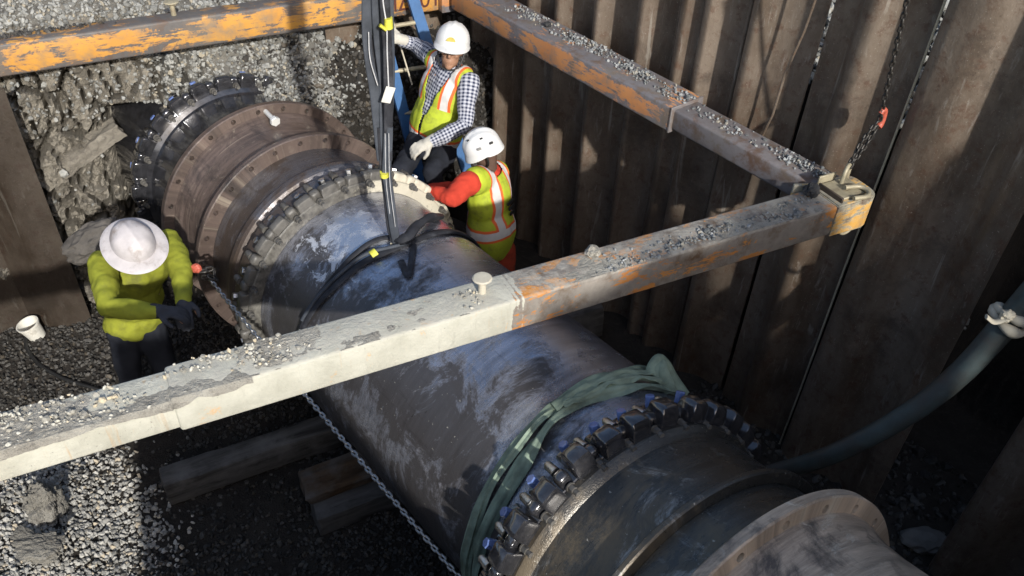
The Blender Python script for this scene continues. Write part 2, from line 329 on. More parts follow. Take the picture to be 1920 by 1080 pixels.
MAT = dict(
    pile=m_pile('rusty_pile_steel', 1.22), pileshade=m_pile('shade_toned_pile_steel', .38), pipe=m_pipe('black_coated_steel', (.40, .415, .48), (.036, .029, .024), (.36, .36, .40), .13, .50, .60, .85, (3.42, .14, .635)), bell=m_pipe('stained_coated_iron', (.075, .07, .062), (.13, .10, .062), (.40, .39, .37), .18, .54, .56, .6),
    sleeve=m_pipe('dark_coupling_steel', (.16, .155, .165), (.06, .04, .028), (.22, .22, .25), .22, .5, .6, .7),
    primer=m_primer(), tan=m_primer('tan_primer_steel', (.40, .315, .235), (.62, .57, .47)),
    orange=m_orange(), orange2=m_orange('faded_orange_paint', .55, (.50, .235, .09), (.19, .18, .19), (.33, .19, .12), .155),
    orange3=m_orange('bare_strut_steel', .40, (.42, .21, .10), (.22, .20, .20), (.26, .17, .11)),
    iron=m_plain('black_iron', (.05, .05, .056), .16, .5, .5, 20, .10, .9, (.08, .07, .055), .60),
    creamiron=m_plain('cement_dusted_iron', (.50, .46, .37), .6, 0, .2, 16, .3, .4, (.06, .055, .05), .52),
    greyiron=m_plain('grey_dusted_iron', (.10, .094, .085), .45, 0, .3, 16, .3, .5, (.03, .028, .027), .5),
    blue=m_plain('blue_coated_bolt', (.12, .18, .40), .3, 0, .15, 30, .1, .6),
    steel=m_plain('zinc_steel', (.5, .5, .5), .3, 1., .25, 30, .2, .5, (.12, .1, .08), .6),
    chain=m_plain('galvanised_chain', (.42, .42, .42), .38, .9, .3, 40, .2, .5, (.12, .1, .085), .58),
    darkchain=m_plain('dark_chain', (.06, .055, .05), .45, .6, .4, 40, .2, .5),
    bronze=m_plain('worn_tan_steel', (.33, .29, .20), .5, .2, .3, 16, .25, .5, (.12, .07, .04), .55),
    redhook=m_plain('red_hook_paint', (.42, .09, .055), .5, 0, .25, 20, .2, .5, (.2, .1, .07), .58),
    web=m_cloth('black_webbing', (.026, .027, .032), .5, .6, (.10, .105, .12)), webgrey=m_cloth('grey_webbing', (.055, .062, .075), .35, .65, (.03, .03, .035)),
    stitch=m_plain('pale_stitching', (.45, .45, .46), .7), green=m_cloth('green_sling_cloth', (.20, .255, .195), .4, .8, (.055, .062, .04)),
    yellow=m_plain('yellow_tape', (.55, .52, .06), .6), paper=m_plain('paper_tag', (.62, .6, .55), .7, 0, .1, 20),
    hose=m_plain('muddy_teal_hose', (.045, .062, .062), .55, 0, .35, 8, .4, .5, (.045, .042, .038), .42), rag=m_cloth('tied_pale_rag', (.42, .38, .30), .2),
    soil=m_soil('wet_pit_soil', (.022, .019, .016), (.042, .036, .03), (.06, .052, .043)),
    clay=m_soil('cracked_clay', (.15, .135, .112), (.25, .228, .19), (.11, .098, .083)),
    stone=m_stone('pale_crushed_stone', (.13, .13, .122), (.34, .34, .32)), wetshadestone=m_stone('damp_shade_toned_stone', (.015, .014, .0125), (.078, .072, .064), .25),
    litstone=m_stone('sunlit_toned_stone', (.19, .185, .17), (.47, .455, .415)), greystone=m_stone('grey_crushed_stone', (.09, .095, .095), (.34, .35, .35)),
    wood=m_wood('weathered_timber', (.03, .028, .026), (.115, .11, .105)), wood2=m_wood('brown_timber', (.035, .022, .013), (.12, .075, .042)),
    ladder=m_plain('blue_fibreglass', (.03, .10, .24), .5, 0, .2, 10, .2, .4, (.05, .06, .07), .6),
    white=m_plain('white_helmet_shell', (.62, .62, .61), .3, 0, .07, 12, .03, .5, (.36, .33, .28), .60), dirtywhite=m_plain('dirty_white_shell', (.47, .44, .44), .42, 0, .15, 11, .15, .4, (.17, .125, .09), .54),
    tub=m_plain('white_tub_plastic', (.6, .58, .52), .5, 0, .1, 20, .1, .4, (.3, .27, .22), .55), inside=m_plain('mud_in_tub', (.22, .18, .14), .9),
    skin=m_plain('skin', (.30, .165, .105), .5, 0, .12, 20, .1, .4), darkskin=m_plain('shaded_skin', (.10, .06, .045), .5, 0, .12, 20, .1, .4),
    black=m_plain('black_rubber', (.012, .012, .012), .6), jean=m_cloth('dark_trousers', (.018, .02, .027), .3), redtr=m_cloth('red_orange_work_trousers', (.30, .045, .022), .2, .9, (.10, .03, .02)),
    redsh=m_cloth('orange_red_shirt', (.50, .05, .028), .16), glove=m_cloth('pale_work_glove', (.42, .40, .35), .2, .9, (.2, .18, .15)), dglove=m_cloth('dark_work_glove', (.04, .042, .05), .4, .8),
    sacking=m_cloth('grey_sacking', (.09, .082, .074), .25, .95, (.05, .045, .04)),
)

for k_ in ('iron', 'blue'):
    b_ = MAT[k_].node_tree.nodes['Principled BSDF']; b_.inputs['Coat Weight'].default_value = 1.0; b_.inputs['Coat Roughness'].default_value = .07

# ------------------------------------------------------------------ ground: pit floor, sides, land around
def terrain(P):
    d, n = to_dn(P); q = -((P[..., 0] - B0[0]) * BE[0] + (P[..., 1] - B0[1]) * BE[1]); u = (P[..., 0] - B0[0]) * BD[0] + (P[..., 1] - B0[1]) * BD[1]
    z = .05 * fbm(np.stack([P[..., 0] * 1.3, P[..., 1] * 1.3, 0 * d], -1), 4)
    lm = sm(.15, -.9, n + .25 * fbm(np.stack([P[..., 0], P[..., 1], 0 * d + 5], -1), 3) + .10 * (d + 3.5)) * sm(-4.6, -3.9, d)
    z = z + lm * .62
    z = np.maximum(z, sm(-1.1, -2.6, n) * 2.75)
    z = z + .62 * np.exp(-(((P[..., 0] + .62) / .55) ** 2 + ((P[..., 1] - 5.3) / .5) ** 2)) 
    x_, y_ = P[..., 0], P[..., 1]; near = sm(.60, .28, y_) * sm(-.10, .12, x_ + .98 - (.3 - y_) * .47) * sm(.66, .40, n); z = np.maximum(z, 2.7 * near)
    beh = sm(3.95, 4.0, n) * sm(-1.25, -1.4, d); z = np.maximum(z, beh * np.clip(2.3 + .35 * (n - 4.0), 0, 2.75))
    out = sm(5.2, 5.5, n); z = np.maximum(z, out * 2.75)
    bq = sm(1.35, 1.7, q) * np.clip(1.0 + q / 1.3, 0, 2.95); z = np.maximum(z, bq)
    nr = sm(2.2, 2.9, d) * sm(-.2, .2, n); z = np.maximum(z, nr * 2.75)
    z = z + 2.1 * np.maximum(sm(.18, .46, n) * sm(2.36, 2.05, n), sm(2.42, 2.60, n) * sm(4.6, 4.2, n)) * sm(2.4, 3.2, d) * sm(5.2, 4.2, d)  # unseen heaps added to shade the strut's middle and the near pile
    return z
def axis_pts(lo, hi, fine0, fine1, h):
    a = list(np.arange(fine0, fine1, h)); k = h
    x = fine0
    while x > lo: k *= 1.35; x -= k; a.insert(0, x)
    x = fine1; k = h
    while x < hi: k *= 1.35; x += k; a.append(x)
    return np.array(a)
gx = axis_pts(-140, 140, -5.2, 4.8, .06); gy = axis_pts(-140, 140, -.6, 7.2, .06)
GX, GY = np.meshgrid(gx, gy, indexing='ij'); P2 = np.stack([GX, GY], -1); GZ = terrain(P2)
V = np.stack([GX, GY, GZ], -1).reshape(-1, 3)
g = put('ground', mk(V, grid_faces(len(gx), len(gy)), MAT['soil'], True)); g['kind'] = 'structure'
def floor_z(x, y): return float(terrain(np.array([[x, y]]))[0])

# ------------------------------------------------------------------ back bank: clay face and gravel slope
def bank_q(u, z):
    cl = 1 - sm(.45, .95, u + .12 * np.sin(z * 5))
    qc = np.where(z < 1.85, -.08 + .17 * z + .22 * np.clip(.75 - z, 0, 1), .235 + (z - 1.85) * 1.25)
    qg = np.where(z < 1.5, -.05 - .06 * (1.5 - z), -.05 + (z - 1.5) * 1.15)
    hol = np.exp(-((u - .66) / .17) ** 2) * sm(1.60, 1.38, z) * 1.25       # hollow beside the pipe end
    return cl * qc + (1 - cl) * qg + hol
us = np.arange(-.75, 3.6, .016); zs = np.arange(-.15, 3.3, .016)
UU, ZZ = np.meshgrid(us, zs, indexing='ij'); QQ = bank_q(UU, ZZ)
BP = np.stack([B0[0] + BD[0] * UU - BE[0] * QQ, B0[1] + BD[1] * UU - BE[1] * QQ, ZZ], -1)
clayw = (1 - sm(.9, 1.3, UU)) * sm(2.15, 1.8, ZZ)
hollow_shade = np.exp(-((UU - .66 + .06 * fbm(BP * 5, 3)) / .2) ** 2) * sm(1.62, 1.25, ZZ)
nn = fbm(BP * 1.5 + 11, 3) * .22 + fbm(BP * 4.4, 4) * .07 + fbm(BP * 9, 4) * .03
def cells(U, W):
    """Worley cells: distance to nearest, gap to second, per-cell number and tilt"""
    I, J = np.floor(U).astype(np.int64), np.floor(W).astype(np.int64); f1 = np.full(U.shape, 9.); f2 = np.full(U.shape, 9.); cid = np.zeros(U.shape); tl = np.zeros(U.shape)
    for a in (-1, 0, 1):
        for b in (-1, 0, 1):
            i, j = I + a, J + b; z0 = np.zeros_like(i); px, py = i + _h(i, j, z0), j + _h(i, j, z0 + 7); dx, dy = U - px, W - py; d = np.hypot(dx, dy)
            c = _h(i, j, z0 + 13); t_ = dx * (_h(i, j, z0 + 19) - .5) + dy * (_h(i, j, z0 + 23) - .3); m = d < f1
            f2 = np.where(m, f1, np.minimum(f2, d)); cid = np.where(m, c, cid); tl = np.where(m, t_, tl); f1 = np.where(m, d, f1)
    return f1, f2 - f1, cid, tl
wu = UU + .10 * fbm(BP * 4, 3) + .10 * (ZZ - 1); wz = ZZ + .10 * fbm(BP * 4 + 30, 3)
_, g1, c1, t1 = cells(wu * 8.5, wz * 3.6); _, g2, c2, t2 = cells(wu * 21, wz * 13)
fine = sm(-.25, .25, fbm(BP * 1.6 + 70, 3))
dis = nn + clayw * ((c1 - .5) * .12 + t1 * .15 - .20 * sm(.15, .0, g1) * (c1 > .22) + (.3 + .7 * fine) * ((c2 - .5) * .05 + t2 * .06 - .03 * sm(.22, .0, g2)) + .05 * fbm(BP * 26, 3))
BP[..., 0] += BE[0] * dis; BP[..., 1] += BE[1] * dis; BP[..., 2] += dis * .35
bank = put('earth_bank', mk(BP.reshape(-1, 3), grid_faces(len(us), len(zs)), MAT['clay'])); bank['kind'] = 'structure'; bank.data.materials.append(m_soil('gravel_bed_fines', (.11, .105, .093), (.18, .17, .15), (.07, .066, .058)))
bank.data.polygons.foreach_set('use_smooth', [False] * len(bank.data.polygons))
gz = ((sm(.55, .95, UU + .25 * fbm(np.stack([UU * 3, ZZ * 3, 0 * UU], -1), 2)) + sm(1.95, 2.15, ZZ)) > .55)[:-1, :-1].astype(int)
gz[(ZZ[:-1, :-1] < 1.5) & (UU[:-1, :-1] < 1.6)] = 0; gz[hollow_shade[:-1, :-1] > .5] = 2; gz[(UU - .25 * (ZZ - 1.6) + .6 * fbm(np.stack([UU * 2.5, ZZ * 2.5, 0 * UU + 3], -1), 4))[:-1, :-1] > 1.95] = 2
bank.data.materials.append(m_soil('wet_and_hollow_shade_soil', (.014, .012, .010), (.026, .023, .019), (.034, .03, .026)))  # wet soil; in the hollow its black is painted shade
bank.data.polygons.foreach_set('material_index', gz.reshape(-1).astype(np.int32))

# ------------------------------------------------------------------ crushed stone
_t = (1 + 5 ** .5) / 2
ICO = np.array([(-1, _t, 0), (1, _t, 0), (-1, -_t, 0), (1, -_t, 0), (0, -1, _t), (0, 1, _t), (0, -1, -_t), (0, 1, -_t), (_t, 0, -1), (_t, 0, 1), (-_t, 0, -1), (-_t, 0, 1)]) / 1.9
ICF = np.array([(0, 11, 5), (0, 5, 1), (0, 1, 7), (0, 7, 10), (0, 10, 11), (1, 5, 9), (5, 11, 4), (11, 10, 2), (10, 7, 6), (7, 1, 8), (3, 9, 4), (3, 4, 2), (3, 2, 6), (3, 6, 8), (3, 8, 9), (4, 9, 5), (2, 4, 11), (6, 2, 10), (8, 6, 7), (9, 8, 1)])
def stones(name, pos, rad, mat, label=None):
    N = len(pos); q = rng.normal(size=(N, 4)); q /= np.linalg.norm(q, axis=1)[:, None]; w_, x, y, z = q.T
    R = np.stack([np.stack([1 - 2 * (y * y + z * z), 2 * (x * y - z * w_), 2 * (x * z + y * w_)], -1), np.stack([2 * (x * y + z * w_), 1 - 2 * (x * x + z * z), 2 * (y * z - x * w_)], -1), np.stack([2 * (x * z - y * w_), 2 * (y * z + x * w_), 1 - 2 * (x * x + y * y)], -1)], 1)
    sc = rad[:, None] * rng.uniform(.5, 1.3, (N, 3))
    B = ICO[None] * (1 + rng.uniform(-.34, .30, (N, 12, 1))) * sc[:, None, :]
    Vv = (np.einsum('nij,nkj->nki', R, B) + pos[:, None, :]).reshape(-1, 3).astype(np.float32)
    Ff = (ICF[None] + (np.arange(N) * 12)[:, None, None]).reshape(-1).astype(np.int32)
    me = bpy.data.meshes.new('mesh'); me.vertices.add(len(Vv)); me.vertices.foreach_set('co', Vv.ravel()); nf = len(Ff) // 3
    me.loops.add(len(Ff)); me.loops.foreach_set('vertex_index', Ff); me.polygons.add(nf); me.polygons.foreach_set('loop_start', np.arange(0, len(Ff), 3, dtype=np.int32)); me.polygons.foreach_set('loop_total', np.full(nf, 3, dtype=np.int32))
    for an in ('rnd', 'rnd2'):
        a = me.attributes.new(an, 'FLOAT', 'POINT'); a.data.foreach_set('value', np.repeat(rng.uniform(0, 1, N), 12).astype(np.float32))
    me.materials.append(mat); me.update(calc_edges=True); me.validate()
    me.polygons.foreach_set('use_smooth', [False] * nf)
    o = put(name, me); o['kind'] = 'stuff'
    if label: o['label'] = label
    return o
def rr(N, a=.010, b=.024): return a + (b - a) * rng.beta(1.1, 2.9, N) * np.where(rng.uniform(0, 1, N) > .97, 1.5, 1)
# floor gravel
N = 46000; dd = np.r_[rng.uniform(-6.6, -1.4, N - 9000), rng.uniform(-4.4, -2.2, 9000)]; ns = np.r_[rng.uniform(-1.9, 2.2, N - 9000), rng.uniform(-1.6, .3, 9000)]; Pp = np.stack([WD[0] * dd + WN[0] * ns, WD[1] * dd + WN[1] * ns], -1)
lit = ns + .10 * (dd + 3.5) + rng.normal(0, .16, N) < .02 + .35 * fbm(np.stack([Pp[:, 0], Pp[:, 1], 0 * ns + 8], -1), 2); lit &= dd > -4.4  # lit patch and the shade beyond it painted by two stone colours
dens = fbm(np.stack([Pp[:, 0] * 1.4, Pp[:, 1] * 1.4, 0 * ns], -1), 4) + rng.normal(0, .12, N) > -.24
zz = terrain(Pp); keep = (zz < 1.4)
for nm, k, mt in (('loose_gravel', keep & ~lit & dens, 'wetshadestone'), ('gravel_heap', keep & lit, 'litstone')):
    stones(nm, np.stack([Pp[k, 0], Pp[k, 1], zz[k] + rng.uniform(-.004, .012, k.sum())], -1), rr(k.sum()), MAT[mt], 'crushed stone toned dark as in shade over the pit floor' if nm == 'loose_gravel' else 'pale crushed stone heaped under the cream strut')
N = 12000; dd = rng.uniform(-4.4, -2.3, N); ns = rng.uniform(-1.5, .25, N); Pp = np.stack([WD[0] * dd + WN[0] * ns, WD[1] * dd + WN[1] * ns], -1); k = ns + .10 * (dd + 3.5) + rng.normal(0, .14, N) < .05
stones('gravel_heap', np.stack([Pp[k, 0], Pp[k, 1], terrain(Pp[k]) + .006], -1), rng.uniform(.003, .009, k.sum()), MAT['litstone'], 'fine pale grit between the stones of the gravel heap')
N = 2600; dd = rng.uniform(-2.4, .4, N); ns = rng.uniform(2.6, 4.6, N); Pp = np.stack([WD[0] * dd + WN[0] * ns, WD[1] * dd + WN[1] * ns], -1); zz = terrain(Pp); k = zz < .5
stones('loose_rubble', np.stack([Pp[k, 0], Pp[k, 1], zz[k]], -1), rr(k.sum(), .012, .045), MAT['wetshadestone'], 'dark rubble along the foot of the sheet pile wall')
# gravel on the bank (grid cells of the displaced surface)
N = 56000; iu = rng.integers(1, len(us) - 1, N); iz = rng.integers(int(.9 / .016), len(zs) - 1, N)
uu = us[iu]; zv = zs[iz]; pg = np.clip(sm(.55, .95, uu + .25 * fbm(np.stack([uu * 3, zv * 3, 0 * uu], -1), 2)) + sm(1.95, 2.15, zv) + .13, 0, 1) * sm(2.25, 1.55, uu - .3 * (zv - 1.6) + .5 * fbm(np.stack([uu * 2.5, zv * 2.5, 0 * uu + 3], -1), 4)) * (1 - .93 * sm(1.55, 1.35, zv) * (uu < 1.5))
k = rng.uniform(0, 1, N) < pg
pos = BP[iu[k], iz[k]] + rng.uniform(-.012, .012, (k.sum(), 3)) + np.array([BE[0] * .006, BE[1] * .006, .004])
stones('bank_gravel', pos, rr(k.sum(), .007, .026), MAT['stone'], 'pale crushed stone on the bank behind the pipe end')
N = 9000; iu = rng.integers(int(2.1 / .016), len(us) - 1, N); iz = rng.integers(int(.7 / .016), len(zs) - 1, N)
stones('bank_rubble', BP[iu, iz] + rng.uniform(-.012, .012, (N, 3)), rr(N, .008, .034), MAT['wetshadestone'], 'dark wet rubble on the bank beside the ladder')
# bank behind the sheet piles seen through the gaps
N = 1500; dd = rng.uniform(-2.9, -1.3, N); ns = rng.uniform(4.02, 5.0, N); Pp = np.stack([WD[0] * dd + WN[0] * ns, WD[1] * dd + WN[1] * ns], -1)
stones('bank_gravel', np.stack([Pp[:, 0], Pp[:, 1], terrain(Pp) + .01], -1), rr(N, .015, .04), MAT['stone'], 'pale stone seen through gaps between the sheet piles')

# ------------------------------------------------------------------ sheet piles
def round_poly(pts, r=.03, k=3):
    out = [pts[0]]
    for i in range(1, len(pts) - 1):
        p0, p1, p2 = map(np.array, (pts[i - 1], pts[i], pts[i + 1])); a = p0 - p1; b = p2 - p1; la, lb = np.linalg.norm(a), np.linalg.norm(b)
        rr_ = min(r, la * .45, lb * .45); A = p1 + a / la * rr_; Bq = p1 + b / lb * rr_
        for j in range(k + 1):
            t = j / k; out.append((1 - t) ** 2 * A + 2 * t * (1 - t) * p1 + t * t * Bq)
    out.append(pts[-1]); return [np.array(p) for p in out]
def pile_me(poly, z0, z1, th=.014, nz=14, wob=.006, seed=0, mat='pile'):
    """polyline in (along, out) extruded upward with thickness to the outside"""
    pl = np.array(round_poly(poly, .06, 4)); T = np.gradient(pl, axis=0); T /= np.linalg.norm(T, axis=1)[:, None]; Nn = np.stack([-T[:, 1], T[:, 0]], -1)
    ring = np.vstack([pl, (pl + Nn * th)[::-1]]); k = len(ring); V = []
    for i in range(nz):
        z = z0 + (z1 - z0) * i / (nz - 1)
        w_ = wob * fbm(np.stack([ring[:, 0] * 2 + seed, ring[:, 1] * 2, np.full(k, z * .8)], -1), 2)
        V += [(a, b + w_[j], z) for j, (a, b) in enumerate(ring)]
    F = [(i * k + j, i * k + (j + 1) % k, (i + 1) * k + (j + 1) % k, (i + 1) * k + j) for i in range(nz - 1) for j in range(k)]
    F += [tuple(reversed(range(k))), tuple((nz - 1) * k + j for j in range(k))]
    me = mk(V, F, MAT[mat]); bm = bmesh.new(); bm.from_mesh(me); bmesh.ops.recalc_face_normals(bm, faces=bm.faces); bm.to_mesh(me); bm.free()
    return auto(me, 40)
N0 = 3.75
wall = thing('sheet_pile_wall', 'rusty brown sheet pile wall beside the pipe and right strut', 'retaining wall', frame(dn(0, N0), (*WD, 0)))
# local X = along wall toward the viewer, local Y = Z x X = outward?  (WD,WN): check sign
SY = 1.0 if (Vector((0, 0, 1)).cross(Vector((*WD, 0)))).dot(Vector((*WN, 0))) > 0 else -1.0
def seg(ds, dep=.2, wf=None, win=.07):
    """one folded run between successive rib edges ds (far -> near)"""
    pts = []
    for i in range(len(ds) - 1):
        a, b = ds[i], ds[i + 1]; f = (wf or {}).get(i, .13); L = b - a
        f = min(f, L * .42); pts += [(a, 0), (a + f, dep), (b - win - min(.06, L * .15), dep), (b - win, 0)]
    return pts
def W_pile(poly, z1, seed=0, z0=-.6):
    poly = [(a, SY * b) for a, b in poly]
    me = pile_me(poly, z0, z1, .014 * SY, seed=seed); o = put('sheet_pile', me, wall)
    x, y = poly[-1]
    if seed < 15: put('interlock', sweep_me([(x + .002 + .003 * math.sin(z * 4 + seed), y + .002, z) for z in np.linspace(z0, z1, 12)], circ(.013, 7), MAT['pile'], ang=70), wall); return o
def fold(a, b, dep=None, win=.05):
    L = b - a; dep = dep or min(.34 * L, .15)
    return [(a, 0), (a + .14 * L, .52 * dep), (a + .32 * L, .88 * dep), (a + .55 * L, dep)], [(a + .60 * L, dep), (b - win - .10 * L, .92 * dep), (b - win - .02 * L, .12 * dep), (b - win * .5, 0)]
EDG = [-5.55, -5.2, -4.88, -4.51, -4.20, -3.81, -3.42, -3.09, -2.92, -2.60]
for i in range(0, len(EDG) - 1):
    hd_, tl_ = fold(EDG[i - 1], EDG[i])[1] if i else [(EDG[0] - .2, .08), (EDG[0] - .06, 0)], fold(EDG[i], EDG[i + 1])[0]
    W_pile([(a, b + .0) for a, b in hd_] + tl_ + [(tl_[-1][0] + .05 * (EDG[i + 1] - EDG[i]) - .004, tl_[-1][1])], 3.4 + .06 * (i % 3), i)
W_pile(fold(-2.92, -2.60)[1] + [(-2.60, 0), (-2.53, .06), (-2.45, .10), (-2.36, .115), (-2.275, .115)], 3.4, 15)
W_pile([(-2.238, .10), (-2.10, .10), (-2.03, .01), (-1.96, 0), (-1.90, .06), (-1.82, .10), (-1.722, .115)], 3.5, 16)
W_pile([(-1.668, .10), (-1.672, .04), (-1.62, 0), (-1.46, .0), (-1.36, .09), (-1.20, .095), (-1.10, .0), (-0.99, .0)], 3.7, 17)
# the wall goes on toward the viewer beyond the hose opening
W_pile([(-.58, .12), (-.56, 0), (-.42, 0), (-.3, .2), (-.05, .2), (.05, 0), (.2, 0)], 3.6, 8)
for i in range(6):
    a = .2 + i * .72
    W_pile([(a + .005, .012), (a + .1, .19), (a + .34, .19), (a + .44, .0), (a + .715, .0)], 3.6 + .1 * math.sin(i * 2.3), 9 + i)
# thin bent edge strip standing in the gaps
def lw(d, n, z): return (d, SY * n, z)
o = put('edge_strip', sweep_me([lw(-1.693 + .003 * math.sin(z * 3), .06, z) for z in np.linspace(-.3, 3.6, 14)], circ(.006, 6), m_plain('bright_strip_edge', (.42, .37, .27), .5), caps=True), wall)
o = put('edge_strip', sweep_me([lw(x, .02 + .16 * (i % 2 == 9), z) for i, (x, z) in enumerate([(-2.3, 3.4), (-2.29, 3.0), (-2.315, 2.7), (-2.36, 2.45), (-2.37, 2.2), (-2.40, 2.05), (-2.42, 1.6)])], circ(.007, 6), MAT['pile']), wall)

bwall = thing('sheet_pile_wall', 'dark end wall of sheet piles behind the blue ladder', 'retaining wall', frame(bk(2.0, .20), (*BD, 0)))
def BW(poly, z1, seed):
    me = pile_me(poly, -.6, z1, .014, seed=seed); return put('sheet_pile', me, bwall)
# bwall local: X along, Y = Z x X points away from viewer
BW([(.06, .0), (.30, .0), (.42, .16), (.62, .16), (.74, 0), (.80, 0)], 3.5, 21)
BW([(.80, .015), (.98, .015), (1.10, .17), (1.3, .17), (1.42, .0), (1.56, .0)], 3.45, 22)
lpost = thing('sheet_pile_wall', 'brown sheet piles beside the cracked clay under the orange strut', 'retaining wall', frame(bk(-1.3, -.10), (*BD, 0)))
put('sheet_pile', pile_me([(-.4, .15), (0, .15), (.12, 0), (.5, 0), (.6, .12), (.85, .12)], -.5, 1.92, .014, seed=31, mat='pileshade'), lpost)  # steel colour darkened to paint the shade on these left piles
put('sheet_pile', pile_me([(.85, .10), (.97, 0.03), (1.05, -.02), (1.245, -.02)], -.5, 1.92, .014, seed=32, mat='pileshade'), lpost)

# ------------------------------------------------------------------ steel brace frame (three struts)
ZT = 2.15
FX = (math.sin(math.radians(62.1)), math.cos(math.radians(62.1)), 0)
MAT['cream'] = m_cream(.02)
def tube_part(name, parent, x0, x1, y0, y1, z0, z1, mat, bev=.014):
    return put(name, box_me(x1 - x0, y1 - y0, z1 - z0, mat, bev, 3, ((x0 + x1) / 2, (y0 + y1) / 2, (z0 + z1) / 2)), parent)
def D_ring(name, parent, m, mat, w_=.045, h=.10, r=.011):
    pts = [(w_ * math.cos(a), 0, h * .45 + w_ * math.sin(a)) for a in np.linspace(0, math.pi, 13)]
    pts = [(w_, 0, -.02)] + pts + [(-w_, 0, -.02)]
    return put(name, sweep_me(pts, circ(r, 10), mat, up=(0, 1, 0)), parent, m)
def mushroom(name, parent, x, y, mat, h=.075, r=.042):
    me = lathe_me([(0, .0), (0, .017), (h - .012, .016), (h - .008, r - .004), (h - .002, r), (h + .003, r - .006), (h + .006, .0)], mat, 20, False)
    return put(name, me, parent, Matrix.Translation((x, y, 0)) @ Matrix.Rotation(-math.pi / 2, 4, 'Y'))

fs = thing('brace_strut', 'cement splashed cream and orange steel strut crossing over the pipe', 'strut', frame((.002, 2.57, ZT), FX), 'steel brace frame struts')
tube_part('inner_tube', fs, -2.6, -1.30, .010, .176, -.157, -.010, MAT['cream'], .012)
tube_part('outer_sleeve', fs, -1.325, 1.76, 0, .187, -.168, 0, MAT['cream'])
mushroom('locking_pin', fs, -.085, .105, MAT['creamiron'])
# corner bracket with rounded nose
def bracket_me(mat, L=.25, Wd=.21, h=.176, r=.07):
    pts = [(0, -.006)] + [(L - r + r * math.sin(a), -.006 + r - r * math.cos(a)) for a in np.linspace(0, math.pi / 2, 6)] + [(L - r * .8 + r * .8 * math.cos(a), Wd - r * .8 + r * .8 * math.sin(a)) for a in np.linspace(0, math.pi / 2, 6)] + [(0, Wd)]
    k = len(pts); V = [(x, y, z) for z in (-h, .006) for x, y in pts]
    F = [(j, (j + 1) % k, k + (j + 1) % k, k + j) for j in range(k)] + [tuple(reversed(range(k))), tuple(k + j for j in range(k))]
    me = mk(V, F, mat); bm = bmesh.new(); bm.from_mesh(me); bmesh.ops.bevel(bm, geom=[e for e in bm.edges if abs(e.verts[0].co.z - e.verts[1].co.z) < 1e-5], offset=.006, segments=2, affect='EDGES'); bm.to_mesh(me); bm.free(); return auto(me, 30)
MAT['bracket'] = m_orange('chipped_bracket_paint', .53, (.62, .36, .09), (.40, .37, .29), (.5, .42, .27))
cb = put('corner_bracket', bracket_me(MAT['bracket'], .275), fs, Matrix.Translation((1.755, 0, 0)))
put('top_plate', box_me(.17, .15, .014, MAT['bronze'], .003, 1, (.125, .10, .014)), cb)
put('slot_bar', box_me(.012, .16, .03, m_plain('dark_slot_steel', (.05, .035, .025), .6), .003, 1, (.035, .09, .018)), cb, Matrix.Rotation(.05, 4, 'Z'))
put('raised_flange', box_me(.11, .012, .05, MAT['bronze'], .003, 1, (.09, .19, .03)), cb)
put('bottom_lug', box_me(.12, .10, .016, MAT['bronze'], .003, 1, (.18, .06, -.186)), cb)
D_ring('lifting_ring', cb, Matrix.Translation((.175, .155, .02)) @ Matrix.Rotation(.5, 4, 'Z'), MAT['bronze'])
D_ring('lifting_ring', cb, Matrix.Translation((.115, .035, .034)) @ Matrix.Rotation(-.2, 4, 'Z') @ Matrix.Rotation(-math.pi / 2 * .93, 4, 'X') @ Matrix.Rotation(math.pi * .5, 4, 'Y'), MAT['bronze'], .042, .09, .012)
D_ring('lifting_ring', cb, Matrix.Translation((.19, .06, -.19)) @ Matrix.Rotation(math.pi, 4, 'X'), MAT['bronze'], .045, .03, .009)
put('hook_plate', box_me(.09, .02, .09, MAT['bracket'], .004, 1, (-.03, .205, -.02)), fs, Matrix.Translation((1.66, 0, 0)) @ Matrix.Rotation(-.35, 4, 'Z'))
# left end bracket piece just entering the picture
lb = put('corner_bracket', box_me(.16, .20, .18, MAT['cream'], .008, 2, (-.08, .10, -.08)), fs, Matrix.Translation((-1.93, -.004, 0)))
put('raised_flange', box_me(.10, .05, .05, MAT['creamiron'], .006, 1, (-.02, .19, .02)), lb)
put('bottom_lug', box_me(.05, .06, .10, MAT['bracket'], .006, 1, (.0, .0, -.21)), lb, Matrix.Rotation(.12, 4, 'Y'))

RXd = WD
rs = thing('brace_strut', 'orange steel strut with a sleeve joint running along the sheet piles', 'strut', frame(dn(-2.8, 3.42, ZT), (*WD, 0)), 'steel brace frame struts')
tube_part('outer_sleeve', rs, -2.22, 0, 0, .262, -.155, 0, MAT['orange2'])
tube_part('inner_tube', rs, -.02, 1.02, .022, .222, -.142, -.016, MAT['orange3'])
put('sleeve_rim', box_me(.012, .268, .161, MAT['orange3'], .003, 1, (.002, .131, -.0775)), rs)

ba = thing('brace_strut', 'bright orange steel strut above the clay and gravel bank', 'strut', frame(bk(0, -.01, ZT), (*BD, 0)), 'steel brace frame struts')
tube_part('outer_sleeve', ba, -1.1, 2.93, 0, .155, -.205, 0, MAT['orange'], .016)
mushroom('locking_pin', ba, 1.03, .09, MAT['bronze'], .09, .05)
put('corner_bracket', box_me(.16, .24, .20, MAT['orange2'], .008, 2, (2.96, .05, -.10)), ba)
fc = bpy.data.curves.new('txt', 'FONT'); fc.body = '1027H'; fc.size = .17; fc.extrude = .0012; fc.align_x = 'CENTER'
to = bpy.data.objects.new('txt', fc); COL.objects.link(to); dg = bpy.context.evaluated_depsgraph_get(); dg.update()
tme = bpy.data.meshes.new_from_object(to.evaluated_get(dg)); bpy.data.objects.remove(to)
tme.materials.clear(); tme.materials.append(m_plain('dark_red_stencil', (.075, .02, .014), .7, 0, .3, 40))
